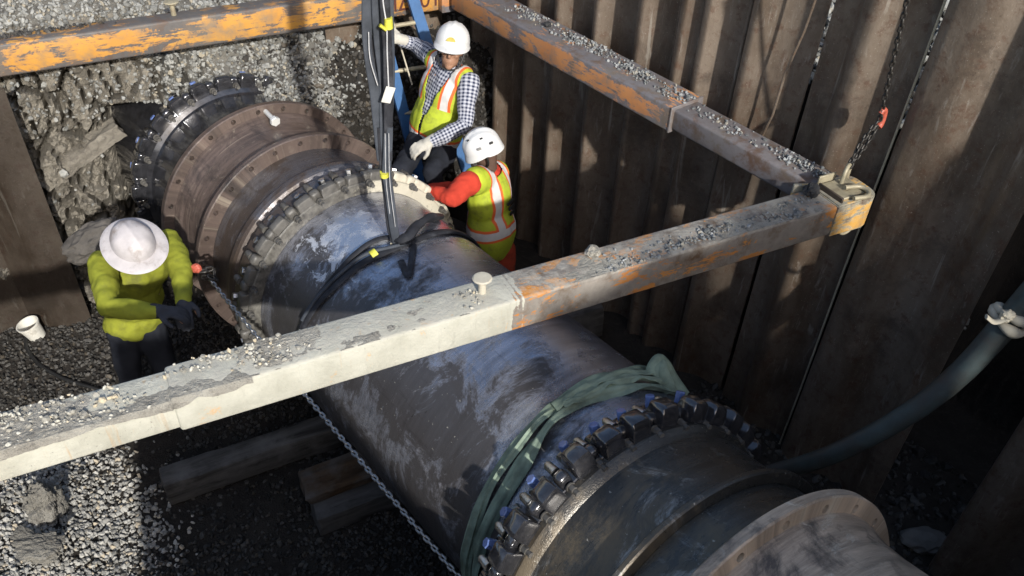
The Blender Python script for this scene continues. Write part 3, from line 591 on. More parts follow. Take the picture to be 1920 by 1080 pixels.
put('stencil_number', tme, ba, Matrix.Translation((2.67, -.002, -.045)) @ Matrix.Rotation(math.pi / 2, 4, 'X') @ Matrix.Rotation(math.pi, 4, 'Z'))

# stones and dirt lying on the struts
def strut_stones(parent_m, X, Y, Z, rad, mat, label):
    P = np.stack([X, Y, Z], -1); m = np.array(parent_m)
    stones('strut_gravel', P @ m[:3, :3].T + m[:3, 3], rad, mat, label)
MF = np.array(_W[fs.name])
N = 5200; X = rng.uniform(-2.5, 1.72, N); Y = rng.uniform(.006, .18, N)
den = .10 + 2.1 * fbm(np.stack([X * 2.2, Y * 5, 0 * X], -1), 3)
den = den + .85 * sm(-.95, -1.9, X) + .55 * np.exp(-((X + .12) / .1) ** 2) + .65 * np.exp(-((X - .5) / .16) ** 2) + .75 * np.exp(-((X - 1.28) / .30) ** 2) * np.exp(-((Y - .10) / .07) ** 2) - 1.1 * np.exp(-((X - .2) / .13) ** 2) - .1 * (X < -.3) * (X > -1.2)
den -= .75 * (sm(.12, .17, Y) + sm(.04, .0, Y) * .6) * (X > -.9)
k = rng.uniform(0, 1, N) < np.clip(den, 0, 1) * .75
heap = .022 * np.clip(den[k] - .45, 0, 1.3)
zb = np.where(X[k] < -1.325, -.010, 0)
ll = X[k] < .05
MAT['creamstone'] = m_stone('cement_dusted_stone', (.20, .19, .165), (.56, .54, .47))
for sel, mt, lb_ in []: pass
for sel, mt, lb_ in ((ll, 'creamstone', 'pale crushed stone on top of the cream half of the strut'), (~ll, 'greystone', 'grey crushed stone on top of the orange half of the front strut')):
    strut_stones(MF, X[k][sel], Y[k][sel], (zb + .003 + heap * rng.uniform(0, 1.4, k.sum()))[sel], (rr(k.sum(), .0035, .0135) * np.where(rng.uniform(0, 1, k.sum()) > .93, 1.7, 1))[sel], MAT[mt], lb_)
MR = np.array(_W[rs.name])
N = 3000; X = rng.uniform(-1.9, .98, N); Y = rng.uniform(.07, .25, N)
den = np.where(X < 0, .95 * sm(-1.75, -1.5, X) * np.exp(-((Y - .165 - .02 * np.sin(X * 6)) / .055) ** 2), .75 * np.exp(-((Y - .13) / .05) ** 2) * (X > .05))
den *= np.clip(.75 + 1.3 * fbm(np.stack([X * 5, Y * 6, 0 * X], -1), 3), .1, 1.3)
k = rng.uniform(0, 1, N) < den
strut_stones(MR, X[k], np.where(X[k] > 0, np.clip(Y[k], .03, .2), Y[k]), np.where(X[k] > 0, -.016, 0) + .004 + .012 * rng.uniform(0, 1, k.sum()) * (den[k] > .6), rr(k.sum(), .005, .015), MAT['greystone'], 'grey crushed stone along the top of the orange strut by the piles')
MB_ = np.array(_W[ba.name])
N = 300; X = rng.uniform(.0, 1.2, N); Y = rng.uniform(.08, .15, N); k = rng.uniform(0, 1, N) < sm(.7, .2, X)
strut_stones(MB_, X[k], Y[k], 0 * X[k] + .004, rr(k.sum(), .006, .02), MAT['wetshadestone'], 'dark grit on the far orange strut')
MAT['mud'] = m_soil('caked_grey_mud', (.27, .25, .215), (.46, .44, .385), (.17, .16, .14), .95, 1.0)
def crust(parent_m, x0, x1, y0, y1, zf, bias, hmax, label, h=.0075):
    X, Y = np.meshgrid(np.arange(x0, x1, h), np.arange(y0, y1, h), indexing='ij'); P = np.stack([X, Y, 0 * X], -1)
    m = bias(X, np.maximum(Y, 0)) + 1.0 * fbm(P * np.array([3.2, 6, 1]) + 41, 5) + .35 * fbm(P * 22 + 5, 3); t = np.clip(m, 0, 1)
    Z = zf(X) - .003 + hmax * (t ** .6) * (.7 + .9 * np.abs(fbm(P * 45 + 3, 3))) ; keep = (m > .02) & ((Y >= 0) | ((m > .22) & (X < -.75))); Z = Z - np.where(Y < 0, np.clip(-Y / .012, 0, 1) * (.012 + .05 * np.clip(fbm(P * np.array([9, 0, 1]) + 77, 3) + .25, 0, 1)), 0)
    V = np.stack([X, Y, Z], -1).reshape(-1, 3); nv = X.shape[1]; F = [f for f in grid_faces(X.shape[0], nv) if keep.reshape(-1)[list(f)].all()]
    used = sorted({i for f in F for i in f}); ix = {i: k for k, i in enumerate(used)}
    o = put('caked_mud', mk(V[used], [tuple(ix[i] for i in f) for f in F], MAT['mud']), None, Matrix(parent_m)); o['kind'] = 'stuff'; o['label'] = label; return o
crust(MF, -2.5, .0, -.0115, .188, lambda X: np.where(X < -1.325, -.010, 0), lambda X, Y: .0 + .4 * sm(-1.2, -1.9, X) + .25 * sm(.10, .02, Y) * (X < -.55) - .25 * sm(-.5, .0, X) - .3 * sm(.15, .188, Y), .011, 'grey mud caked along the top of the cream strut half')
crust(MF, .02, 1.72, -.002, .18, lambda X: 0 * X, lambda X, Y: -.12 + .35 * np.exp(-((X - .5) / .14) ** 2) + .3 * np.exp(-((X - 1.25) / .35) ** 2) - .5 * sm(.12, .18, Y), .008, 'grey mud smeared over the orange half of the front strut')
# clod of dark earth by the corner
def clod_me(r, mat, seed, sub=3, amp=.35):
    bm = bmesh.new(); bmesh.ops.create_icosphere(bm, subdivisions=sub, radius=1)
    P = np.array([v.co for v in bm.verts]); d = 1 + amp * fbm(P * 1.7 + seed, 4) + .22 * fbm(P * 5 + seed, 4)
    for v, q, s_ in zip(bm.verts, P, d): v.co = Vector((q[0] * r[0] * s_, q[1] * r[1] * s_, q[2] * r[2] * s_))
    me = bpy.data.meshes.new('mesh'); bm.to_mesh(me); bm.free(); me.materials.append(mat); return me
MAT['darkclod'] = m_soil('dark_earth_clod', (.03, .03, .032), (.06, .06, .062), (.09, .09, .09))
o = put('earth_clod', clod_me((.045, .04, .032), MAT['darkclod'], 3, 3, .6), None, Matrix(MF) @ Matrix.Translation((1.70, .14, .03))); _tag(o, 'dark clod of earth stuck beside the corner bracket', 'clod')
o = put('earth_clod', clod_me((.034, .026, .022), MAT['mud'], 8, 3, .9), None, Matrix(MF) @ Matrix.Translation((.46, .14, .02))); _tag(o, 'grey clod of mud on the middle of the front strut', 'clod')
o = put('earth_clod', clod_me((.028, .022, .018), MAT['darkclod'], 5, 3, .6), None, Matrix(MR) @ Matrix.Translation((-1.28, .14, .02))); _tag(o, 'dark stone on the gravel strip of the strut by the piles', 'stone')

# ------------------------------------------------------------------ the pipeline
PA = Vector((-0.65184448, 0.75735506, -0.03888556)).normalized(); PC = Vector((1.49188, 1.12062, -3.18283 + CAMH))
PM = frame(PC, PA); PR = .645
def cyl(s, ang, R=PR):
    """pipe-frame point -> world; ang from top toward the right"""
    return np.array(PM @ Vector((s, -R * math.sin(ang), R * math.cos(ang))))
def hit(x, y, R=PR):
    d = Vector(ray(x, y)); L = PM.inverted(); o = L @ Vector((0, 0, CAMH)); dd = L.to_3x3() @ d
    A = dd.y ** 2 + dd.z ** 2; B = 2 * (o.y * dd.y + o.z * dd.z); C = o.y ** 2 + o.z ** 2 - R * R; D = B * B - 4 * A * C
    t = (-B - math.sqrt(max(D, 0))) / (2 * A); p = o + dd * t; return p.x, math.atan2(-p.y, p.z)

pipe = thing('steel_pipe', 'long black coated pipe section passing under the cream strut', 'pipe', PM)
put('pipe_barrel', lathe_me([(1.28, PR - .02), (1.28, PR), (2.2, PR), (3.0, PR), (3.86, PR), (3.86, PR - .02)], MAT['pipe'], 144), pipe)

def holes_flange(x0, x1, Ri, Ro, Rh, n, hr, mat, ph=0.):
    me = lathe_me([(x0, Ri), (x0, Ro - .006), (x0 + .006, Ro), (x1 - .006, Ro), (x1, Ro - .006), (x1, Ri)], mat, 144)
    bm = bmesh.new()
    for i in range(n):
        t = ph + 2 * math.pi * i / n
        bmesh.ops.create_cone(bm, cap_ends=True, segments=14, radius1=hr, radius2=hr, depth=(x1 - x0) + .04, matrix=Matrix.Translation(((x0 + x1) / 2, -Rh * math.sin(t), Rh * math.cos(t))) @ Matrix.Rotation(math.pi / 2, 4, 'Y'))
    cm = bpy.data.meshes.new('cut'); bm.to_mesh(cm); bm.free(); co = bpy.data.objects.new('cut', cm); COL.objects.link(co)
    def st(o):
        b = o.modifiers.new('b', 'BOOLEAN'); b.operation = 'DIFFERENCE'; b.object = co; b.solver = 'EXACT'; return [co]
    return auto(mod_apply(me, st), 30)

spool = thing('flanged_spool', 'brown primed spool piece with two drilled flanges', 'pipe fitting', PM)
put('spool_body', lathe_me([(4.43, .60), (4.43, .695), (4.46, .690), (4.50, .665), (4.56, .652), (4.66, .648), (4.76, .652), (4.83, .668), (4.88, .692), (4.905, .70), (4.905, .60)], MAT['primer'], 144, ang=20), spool)
put('flange', holes_flange(4.385, 4.432, .60, .752, .712, 26, .0165, MAT['primer'], .06), spool)
put('flange', holes_flange(4.905, 4.955, .60, .768, .728, 26, .0165, MAT['primer'], .02), spool)

cpl = thing('pipe_coupling', 'dark coupling sleeve with a bell between bolted gland and brown spool', 'pipe fitting', PM)
put('bell', lathe_me([(3.845, .65), (3.845, .705), (3.90, .712), (3.955, .708), (3.975, .69), (3.99, .665), (4.01, .662), (4.03, .69), (4.05, .70), (4.09, .698), (4.12, .675), (4.15, .662), (4.385, .658), (4.385, .6), (3.845, .6)], MAT['sleeve'], 144, ang=25), cpl)
adp = thing('flange_adapter', 'black adapter sleeve entering the gravel bank behind the brown spool', 'pipe fitting', PM)
put('sleeve', lathe_me([(4.955, .60), (4.955, .70), (5.0, .70), (5.02, .665), (5.42, .66), (5.44, .69), (5.56, .69), (5.58, .655), (6.6, .655), (6.6, .60)], MAT['iron'], 128, ang=25), adp)

# near fitting, laid at a slight angle
G1 = Vector((.572, 2.05, -3.248 + CAMH)); a_, s_ = math.radians(-36), math.radians(-12)
NM = frame(G1, (math.sin(a_) * math.cos(s_), math.cos(a_) * math.cos(s_), math.sin(s_)))
fit = thing('flanged_fitting', 'stained dark pipe fitting with a tan drilled flange nearest the viewer', 'pipe fitting', NM)
put('fitting_body', lathe_me([(-.03, .66), (-.03, .735), (-.06, .738), (-.085, .722), (-.10, .705), (-.16, .700), (-.40, .697), (-.655, .697), (-.655, .6), (-.03, .6)], MAT['bell'], 144, ang=25), fit)
put('ridge_ring', lathe_me([(-.405, .695), (-.408, .742), (-.413, .746), (-.430, .746), (-.437, .740), (-.445, .70)], MAT['bell'], 144, ang=25), fit)
fb = put('flange', holes_flange(-.705, -.655, .62, .812, .765, 22, .0185, MAT['tan'], .12), fit)
put('flange_neck', lathe_me([(-.70, .70), (-.705, .742), (-.73, .738), (-.80, .715), (-.90, .705), (-4.6, .70), (-4.6, .62), (-.70, .62)], MAT['tan'], 144, ang=25), fit)

def NP(x, R, deg): t = math.radians(deg); return Vector((x, -R * math.sin(t), R * math.cos(t)))
MAT['chalk'] = m_plain('white_paint_mark', (.62, .60, .55), .8)
for pts in (((-.80, -26), (-.83, -29), (-.81, -31)), ((-.79, -33), (-.82, -34.5), (-.80, -37)), ((-.86, -30), (-.85, -33))):
    put('paint_mark', sweep_me(crv([NP(x, .7155 - (.004 if x < -.82 else 0) + .004, a) for x, a in pts], 10), circ(.005, 5, .003), MAT['chalk']), fit)

# ------------------------------------------------------------------ bolted restraint glands
def wedge_lug_me(mat, tw=.098, ln=.115, r0=.69, r1=.80, seed=0):
    """housing block: long along X, rounded shoulders"""
    prof = [(-.5, 0), (-.5, .80), (-.44, .96), (-.36, 1.0), (.02, 1.0), (.10, .94), (.16, .60), (.24, .52), (.46, .50), (.5, .44), (.5, 0)]
    V = []; F = []; ks = [(-.5, .80), (-.46, .93), (-.38, .985), (-.2, 1.), (.2, 1.), (.38, .985), (.46, .93), (.5, .80)]
    for t, hh in ks:
        for x, z in prof: V.append((x * ln, t * tw, r0 + (r1 - r0) * z * hh))
    n = len(prof); m = len(ks)
    F = grid_faces(m, n)
    F += [tuple(range(n)), tuple(reversed(range((m - 1) * n, m * n)))]
    F += [(i * n, i * n + n - 1, (i + 1) * n + n - 1, (i + 1) * n) for i in range(m - 1)]
    me = mk(V, F, mat); bm = bmesh.new(); bm.from_mesh(me); bmesh.ops.recalc_face_normals(bm, faces=bm.faces); bm.to_mesh(me); bm.free(); return auto(me, 42)
def gland(label, m, n, Rp, Rr, Ro, lugmat, ringmat, studmat, capmat, ph=0., flip=1, lugx=.0, ln=.115, tw=.098, ringx=(-.02, .05), boltmat='blue', dirty=None):
    t_ = thing('restraint_gland', label, 'pipe gland', m)
    put('gland_ring', lathe_me([(ringx[0], Rp), (ringx[0], Rr - .006), (ringx[0] + .006, Rr), (ringx[1] - .006, Rr), (ringx[1], Rr - .006), (ringx[1], Rp)], ringmat, 144), t_)
    lm = wedge_lug_me(lugmat, tw, ln, Rr - .03, Ro); bolt = hexa(.0215, .05, MAT[boltmat]); stud = None
    # washer + stud for the through bolts between the housings
    bm = bmesh.new()
    for (r_, z0, z1, sg) in ((.022, .0, .006, 14), (.0185, .006, .03, 6), (.012, .03, .052, 12)):
        bmesh.ops.create_cone(bm, cap_ends=True, segments=sg, radius1=r_, radius2=r_, depth=z1 - z0, matrix=Matrix.Translation((0, 0, (z0 + z1) / 2)))
    stud = bpy.data.meshes.new('mesh'); bm.to_mesh(stud); bm.free(); stud.materials.append(studmat)
    cap = lathe_me([(0, .0), (0, .021), (.05, .019), (.062, .012), (.064, 0)], capmat, 14, False)
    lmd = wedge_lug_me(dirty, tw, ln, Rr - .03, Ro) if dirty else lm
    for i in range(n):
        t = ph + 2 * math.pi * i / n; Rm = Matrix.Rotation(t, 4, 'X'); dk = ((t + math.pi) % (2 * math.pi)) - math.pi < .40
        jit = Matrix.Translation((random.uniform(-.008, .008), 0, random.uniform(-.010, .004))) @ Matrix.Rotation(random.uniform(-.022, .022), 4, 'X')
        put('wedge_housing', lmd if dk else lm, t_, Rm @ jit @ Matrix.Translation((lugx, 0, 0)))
        put('wedge_bolt', bolt, t_, Rm @ jit @ Matrix.Translation((lugx + flip * ln * .33, 0, Rr - .03 + (Ro - Rr + .03) * .50)) @ Matrix.Rotation(flip * .22, 4, 'Y') @ Matrix.Rotation(random.random() * 1.2, 4, 'Z') @ Matrix.Translation((0, 0, random.uniform(-.012, .006))))
        R2 = Matrix.Rotation(t + math.pi / n, 4, 'X')
        put('stud_nut', stud, t_, R2 @ Matrix.Translation((ringx[0], 0, Rr - .002 + .0)) @ Matrix.Rotation(-math.pi / 2, 4, 'Y'))
        put('stud_cap', cap, t_, R2 @ Matrix.Translation((ringx[1] + random.uniform(-.02, .006), 0, Rr + .03)))
        put('stud_lug', lugd2 if (dirty and dk) else lugm2, t_, R2 @ Matrix.Translation(((ringx[0] + ringx[1]) / 2, 0, Rr + .012)))
    return t_
def small_lug(mat): return box_me(.055, .062, .075, mat, .02, 3)
lugm2 = small_lug(MAT['iron']); lugd2 = small_lug(MAT['greyiron'])
gland('ring of glossy black wedge housings with blue bolts on the near joint', NM @ Matrix.Translation((.0, 0, 0)), 32, .66, .735, .832, MAT['iron'], MAT['iron'], MAT['greyiron'], MAT['steel'], math.radians(-7.7), 1, .025, .145, .092, (-.025, .055))
lugm2 = small_lug(MAT['creamiron'])
def m_gland_dirt():
    n = NT('half_cemented_iron'); X, Y, Z = n.xyz(); a = n.noise(9, 8, .74)
    c = n.mix(n.rng(n.noise(22, 6, .7), .35, .65), (.05, .047, .042), (.17, .16, .14)); cr = n.mix(n.noise(12, 6, .7), (.36, .33, .26), (.56, .52, .42))
    k = n.rng(n.ma('ADD', n.ma('MULTIPLY', Y, -.9), n.ma('MULTIPLY', n.ma('SUBTRACT', a, .5), 1.3)), .10, .24); c = n.mix(k, c, cr)
    c = n.mix(n.rng(n.noise(40, 4, .7), .62, .7, 0, .8), c, (.04, .038, .035))
    return n.out(c, n.ma('ADD', n.ma('MULTIPLY', k, .3), .42), 0, n.bump(a, .4, .008), .5)
MAT['halfcem'] = m_gland_dirt()
G2M = PM @ Matrix.Translation((3.775, 0, 0))
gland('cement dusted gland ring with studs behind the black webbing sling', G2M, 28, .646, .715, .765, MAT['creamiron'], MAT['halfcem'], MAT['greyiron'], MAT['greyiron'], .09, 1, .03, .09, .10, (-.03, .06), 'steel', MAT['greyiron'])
lugm2 = small_lug(MAT['iron'])
gland('far black gland ring half buried against the gravel bank', PM @ Matrix.Translation((5.50, 0, 0)), 26, .66, .70, .785, MAT['iron'], MAT['iron'], MAT['greyiron'], MAT['steel'], .03, 1, .0, .11, .105, (-.03, .05))

# loose bolt through the far brown flange
MAT['zincbolt'] = m_plain('bright_zinc', (.62, .62, .60), .4, .3, .1, 20, .1)
lbm = thing('loose_bolt', 'bright zinc bolt hanging through the top of the brown flange', 'bolt', PM)
sx, an = hit(520, 222, .74); sx = 4.90
Lb = Matrix.Rotation(an * 1.0, 4, 'X')
Lm = Lb @ Matrix.Translation((4.95, 0, .728)) @ Matrix.Rotation(-math.pi / 2 - .12, 4, 'Y')
put('shank', sweep_me([(0, 0, -.02), (0, 0, .17)], circ(.016, 12), MAT['zincbolt']), lbm, Lm)
put('bolt_head', hexa(.034, .028, MAT['zincbolt']), lbm, Lm @ Matrix.Translation((0, 0, .165)))

# ------------------------------------------------------------------ chains
def link_me(L, wd, r, mat):
    h = (L - wd) / 2; pts = []
    for k in range(12):
        a = 2 * math.pi * k / 12; x = math.cos(a) * (wd / 2 - r) + (h if math.cos(a) > 0 else -h); pts.append((x, math.sin(a) * (wd / 2 - r), 0))
    V = []; n = len(pts)
    for k in range(n):
        p = Vector(pts[k]); t = (Vector(pts[(k + 1) % n]) - Vector(pts[k - 1])).normalized(); b = Vector((0, 0, 1)); a = t.cross(b)
        for j in range(5): th = 2 * math.pi * j / 5; V.append(p + a * r * math.cos(th) + b * r * math.sin(th))
    F = [(k * 5 + j, k * 5 + (j + 1) % 5, ((k + 1) % n) * 5 + (j + 1) % 5, ((k + 1) % n) * 5 + j) for k in range(n) for j in range(5)]
    return mk(V, F, mat, True)
def chain(parent, pts, pitch, L, wd, r, mat, maxn=300):
    P = crv(pts, 400); ds = np.r_[0, np.cumsum(np.linalg.norm(np.diff(P, axis=0), axis=1))]; me = link_me(L, wd, r, mat); inv = _W[parent.name].inverted()
    for i in range(min(maxn, int(ds[-1] / pitch))):
        s0 = i * pitch; p = np.array([np.interp(s0, ds, P[:, k]) for k in range(3)]); q = np.array([np.interp(s0 + pitch * .5, ds, P[:, k]) for k in range(3)])
        f_ = frame(p, q - p, (0.3, .2, 1)) if True else None
        put('chain_link', me, parent, inv @ f_ @ Matrix.Rotation((i % 2) * math.pi / 2 + .78 + random.uniform(-.15, .15), 4, 'X'))
p0 = rp(392, 522, 4.98); p1 = rp(905, 1135, 3.66)
lc = thing('steel_chain', 'long taut galvanised chain running along the left side of the pipe', 'chain', I4(p0))
chain(lc, [p0, p0 * .66 + p1 * .34 + np.array([0, 0, -.012]), p0 * .33 + p1 * .67 + np.array([0, 0, -.012]), p1], .0285, .044, .027, .0055, MAT['chain'])
hk = put('grab_hook', clod_me((.03, .024, .03), MAT['redhook'], 2, 3, .25), lc, _W[lc.name].inverted() @ I4(rp(368, 503, 4.96)))
for i, (x, y) in enumerate([(380, 508), (392, 505), (402, 512), (396, 520), (385, 520), (404, 522)]):
    put('bundled_link', link_me(.06, .04, .008, MAT['darkchain']), lc, _W[lc.name].inverted() @ I4(rp(x, y, 4.96 + .02 * (i % 3))) @ Matrix.Rotation(i * 1.1, 4, 'X') @ Matrix.Rotation(i * .8, 4, 'Y'))
r0 = np.array((Matrix(MF) @ Vector((1.755 + .175, .155, .105))))
hkp = rp(1650, 222, 4.47); tp = rp(1722, -90, 4.05)
vc = thing('steel_chain', 'dark hanging chain with a red hook above the corner bracket', 'chain', I4(hkp))
chain(vc, [hkp, hkp * .5 + tp * .5, tp], .030, .046, .028, .0058, MAT['darkchain'])
chain(vc, [r0 + [0, 0, .0], r0 * .5 + hkp * .5 + [-.012, 0, 0], hkp], .026, .040, .026, .0055, MAT['darkchain'])
chain(vc, [r0 + [.01, 0, .0], r0 * .5 + hkp * .5 + [.016, 0, 0], hkp + [.006, 0, -.01]], .026, .040, .026, .0055, MAT['darkchain'])
hp = [(-.012, 0, .03), (.0, 0, .045), (.02, 0, .035), (.028, 0, 0), (.026, 0, -.035), (.012, 0, -.05)]
put('grab_hook', sweep_me(crv(hp, 14), circ(.016, 8), MAT['redhook'], up=(0, 1, 0), radii=np.linspace(.8, 1.15, 14)), vc, Matrix.Rotation(.7, 4, 'Z'))

# ------------------------------------------------------------------ webbing sling hanging to the pipe
s0, a0 = hit(738, 456); base = cyl(s0, a0, PR + .012)
def vp(x, y, off=0.):
    d = ray(x, y); return d * ((base[1] + off) / d[1]) + np.array([0, 0, CAMH])
sl_ = thing('lifting_sling', 'black webbing sling hanging down to choke the pipe behind the cream strut', 'lifting sling', I4(base))
def strip(name, par, pts, wd, th, mat, n=40, up=(.15, -1, 0), tw=None, ang=50):
    P = crv(pts, n); inv = _W[par.name].inverted()
    prof = [(wd / 2 * math.copysign(abs(math.cos(a)) ** .5, math.cos(a)), th / 2 * math.copysign(abs(math.sin(a)) ** .7, math.sin(a))) for a in np.linspace(0, 2 * math.pi, 13)[:-1]]
    me = sweep_me(P, prof, mat, up=up, twist=(np.interp(np.linspace(0, 1, n), np.linspace(0, 1, len(tw)), tw) if tw else None), ang=ang)
    return put(name, me, par, inv)
strip('strap', sl_, [vp(741, 452, -.01), vp(733, 425, -.01), vp(727, 370), vp(721, 322), vp(717, 280), vp(715, 238)], .046, .016, MAT['web'], tw=[0, .1, .2, .5, .3, .2])
strip('strap', sl_, [vp(744, 456, -.02), vp(738, 425, -.03), vp(731, 370, -.02), vp(725, 322, -.02), vp(727, 280, -.02), vp(728, 238, -.02)], .046, .016, MAT['webgrey'], tw=[0, -.2, 0, .2, .2, .1])
strip('strap', sl_, [vp(716, 300), vp(708, 232), vp(702, 167), vp(690, 100), vp(688, 40), vp(690, -60), vp(692, -300)], .05, .014, MAT['webgrey'], tw=[.2, .5, .2, .9, .3, .2, .1])
strip('strap', sl_, [vp(719, 300, .03), vp(716, 232, .03), vp(712, 167, .04), vp(700, 100, .04), vp(696, 40, .03), vp(698, -60, .03), vp(698, -300, .03)], .045, .014, MAT['web'], tw=[.2, .4, .6, .2, .3, .2, .1])
strip('strap', sl_, [vp(722, 300), vp(719, 235), vp(716, 150, .02), vp(709, 80, .02), vp(705, 20), vp(704, -60), vp(703, -300)], .04, .014, MAT['webgrey'], tw=[.0, .3, .8, .3, .2, .4, .1])
strip('strap', sl_, [vp(726, 300, -.02), vp(728, 240, -.02), vp(728, 167, -.03), vp(727, 100, -.02), vp(724, 50, -.02), vp(719, -60, -.02), vp(716, -300)], .045, .014, MAT['web'], tw=[0, .3, .1, .4, .2, .1, 0])
strip('strap', sl_, [vp(728, 300), vp(728, 238), vp(733, 160), vp(732, 80, -.01), vp(730, 20), vp(731, -60), vp(728, -300)], .04, .014, MAT['webgrey'], tw=[0, .2, .6, .5, .2, .1, 0])
for off, x in ((-.012, 722), (-.03, 729)):
    strip('stitching', sl_, [vp(x + 12, 425, off - .02), vp(x + 2, 340, off - .02), vp(x, 250, off - .02)], .0035, .004, MAT['stitch'])
strip('stitching', sl_, [vp(729, 170, -.045), vp(726, 100, -.04), vp(725, 50, -.035), vp(718, 0, -.03), vp(716, -60, -.03)], .006, .004, MAT['stitch'])
strip('stitching', sl_, [vp(708, 160, -.02), vp(694, 110, -.022), vp(691, 60, -.02)], .005, .004, MAT['stitch'])
put('yellow_tape', sweep_me([vp(729, 52, -.02) - base, vp(728, 33, -.02) - base], circ(.028, 10, .02), MAT['yellow'], radii=[1, .9]), sl_)
put('yellow_tape', sweep_me([vp(724, 56, -.035) - base, vp(712, 47, -.04) - base], circ(.014, 8, .008), MAT['yellow']), sl_)
put('yellow_tape', sweep_me([vp(722, 327, -.01) - base, vp(722, 320, -.01) - base], circ(.044, 12, .026), MAT['yellow']), sl_)
put('paper_tag', box_me(.045, .004, .085, MAT['paper'], .001, 1), sl_, I4(vp(728, 178, -.05) - base) @ Matrix.Rotation(.35, 4, 'Y') @ Matrix.Rotation(.4, 4, 'Z'))
put('sewn_label', box_me(.05, .006, .055, m_plain('tan_sewn_label', (.40, .36, .27), .8), .001, 1), sl_, I4(vp(739, 466, -.03) - base) @ Matrix.Rotation(.15, 4, 'Y') @ Matrix.Rotation(-.5, 4, 'X'))
def on_pipe(pix, lift, extra=()):
    q = [hit(x, y) for x, y in pix]; q = list(extra) + q
    return [cyl(s, a, PR + lift) for s, a in q]
def band(name, par, pix, wd, th, mat, lift=.008, pre=None, post=None, n=60, lobes=0):
    q = [hit(x, y) for x, y in pix]
    if pre: q = pre + q
    if post: q = q + post
    Q = crv([(s, a, 0) for s, a in q], n); P = [cyl(s, a, PR + lift) for s, a, _ in Q]
    nr = [np.array(PM.to_3x3() @ Vector((0, -math.sin(a), math.cos(a)))) for s, a, _ in Q]
    prof = [(wd / 2 * math.cos(a), th / 2 * math.sin(a)) for a in np.linspace(0, 2 * math.pi, 9)[:-1]]
    tw = None
    if lobes:
        prof = [((wd / 2 * math.cos(a)) * (1 + .22 * math.cos(lobes * a)), (th / 2 * math.sin(a)) * (1 + .30 * math.cos(lobes * a))) for a in np.linspace(0, 2 * math.pi, 22)[:-1]]
        tw = .55 * np.sin(np.linspace(0, 17, n) + lobes) + .25 * np.sin(np.linspace(0, 41, n))
    return put(name, sweep_me(P, prof, mat, up=lambda i: nr[min(i, n - 1)], twist=tw, radii=(1 + .12 * np.sin(np.linspace(0, 23, n)) if lobes else None)), par, _W[par.name].inverted())
R_ = math.radians
band('choker_band', sl_, [(595, 574), (636, 533), (683, 495), (724, 476), (778, 454), (809, 442)], .05, .022, MAT['web'], .012, pre=[(3.28, R_(-110)), (3.30, R_(-80))], post=[(3.24, R_(45)), (3.3, R_(80)), (3.3, R_(130))])
band('choker_band', sl_, [(620, 532), (668, 479), (699, 457), (727, 449), (745, 452)], .035, .02, MAT['web'], .014, pre=[(3.27, R_(-110)), (3.29, R_(-70))])
band('choker_band', sl_, [(640, 520), (690, 482), (735, 470), (770, 462)], .022, .02, MAT['webgrey'], .024, pre=[(3.29, R_(-60))])
kn = [hit(x, y) for x, y in ((738, 455), (762, 462), (778, 442), (800, 424), (822, 412))]
put('choker_knot', sweep_me(crv([cyl(s, a, PR + h) for (s, a), h in zip(kn, (.03, .05, .055, .05, .02))], 24), circ(.03, 9, .022), MAT['web'], radii=np.array([.9, 1.3, 1.15, 1.1, .9, 1.2, 1.0, .9])[np.linspace(0, 7, 24).astype(int)]), sl_, _W[sl_.name].inverted())
band('knot_shadow_strip', sl_, [(776, 462), (771, 500), (766, 520), (752, 492)], .035, .012, MAT['web'], .012, n=24)  # dark strip laid on the pipe in place of the knot's shadow
put('yellow_tape', sweep_me([cyl(*hit(698, 484), PR + .022), cyl(*hit(708, 478), PR + .026)], circ(.026, 8, .02), MAT['yellow']), sl_, _W[sl_.name].inverted())

# green round sling near the front joint
gs = thing('round_sling', 'green round sling wrapped twice about the pipe and knotted on top', 'lifting sling', I4(cyl(1.75, 0, PR)))
L1 = [(881, 1076), (887, 1002), (924, 910), (980, 828), (1031, 773), (1057, 757), (1109, 722), (1165, 702), (1215, 703)]
L2 = [(898, 1076), (909, 1013), (954, 921), (998, 850), (1043, 787), (1087, 756), (1146, 737), (1202, 731), (1250, 737)]
band('sling_strand', gs, L1,   .052, .024, MAT['green'], .016, pre=[(1.70, R_(-125))], post=[(1.66, R_(55)), (1.66, R_(100))], n=110, lobes=5)
band('sling_strand', gs, L2, .056, .026, MAT['green'], .018, pre=[(1.66, R_(-125))], post=[(1.6, R_(60)), (1.6, R_(100))], n=110, lobes=4)
band('sling_strand', gs, [(1040, 772), (1075, 750), (1110, 733), (1150, 716), (1200, 712), (1235, 722)], .042, .02, MAT['green'], .036, n=50, lobes=3)
band('sling_strand', gs, [(1057, 770), (1100, 752), (1150, 728), (1195, 722), (1245, 734)], .036, .02, MAT['green'], .038, n=50, lobes=4)
gi = _W[gs.name].inverted(); kb = np.array(cyl(*hit(1205, 705), PR + .02)); t0 = float(np.linalg.norm(kb - [0, 0, CAMH]))
lp_ = [rp(1222, 706, t0 - .05), rp(1228, 685, t0 - .03), rp(1238, 673, t0 - .02), rp(1250, 684, t0), rp(1262, 708, t0 + .02), rp(1283, 742, t0 + .02)]
put('sling_loop', sweep_me(crv(lp_, 24), circ(.03, 10, .018), MAT['green'], radii=np.interp(np.linspace(0, 1, 24), [0, .3, .5, .8, 1], [1.2, 1.0, .8, 1.0, 1.2])), gs, gi)
lp2 = [rp(1232, 728, t0 - .05), rp(1236, 700, t0 - .05), rp(1240, 680, t0 - .03), rp(1244, 700, t0 - .06), rp(1256, 736, t0 - .05)]
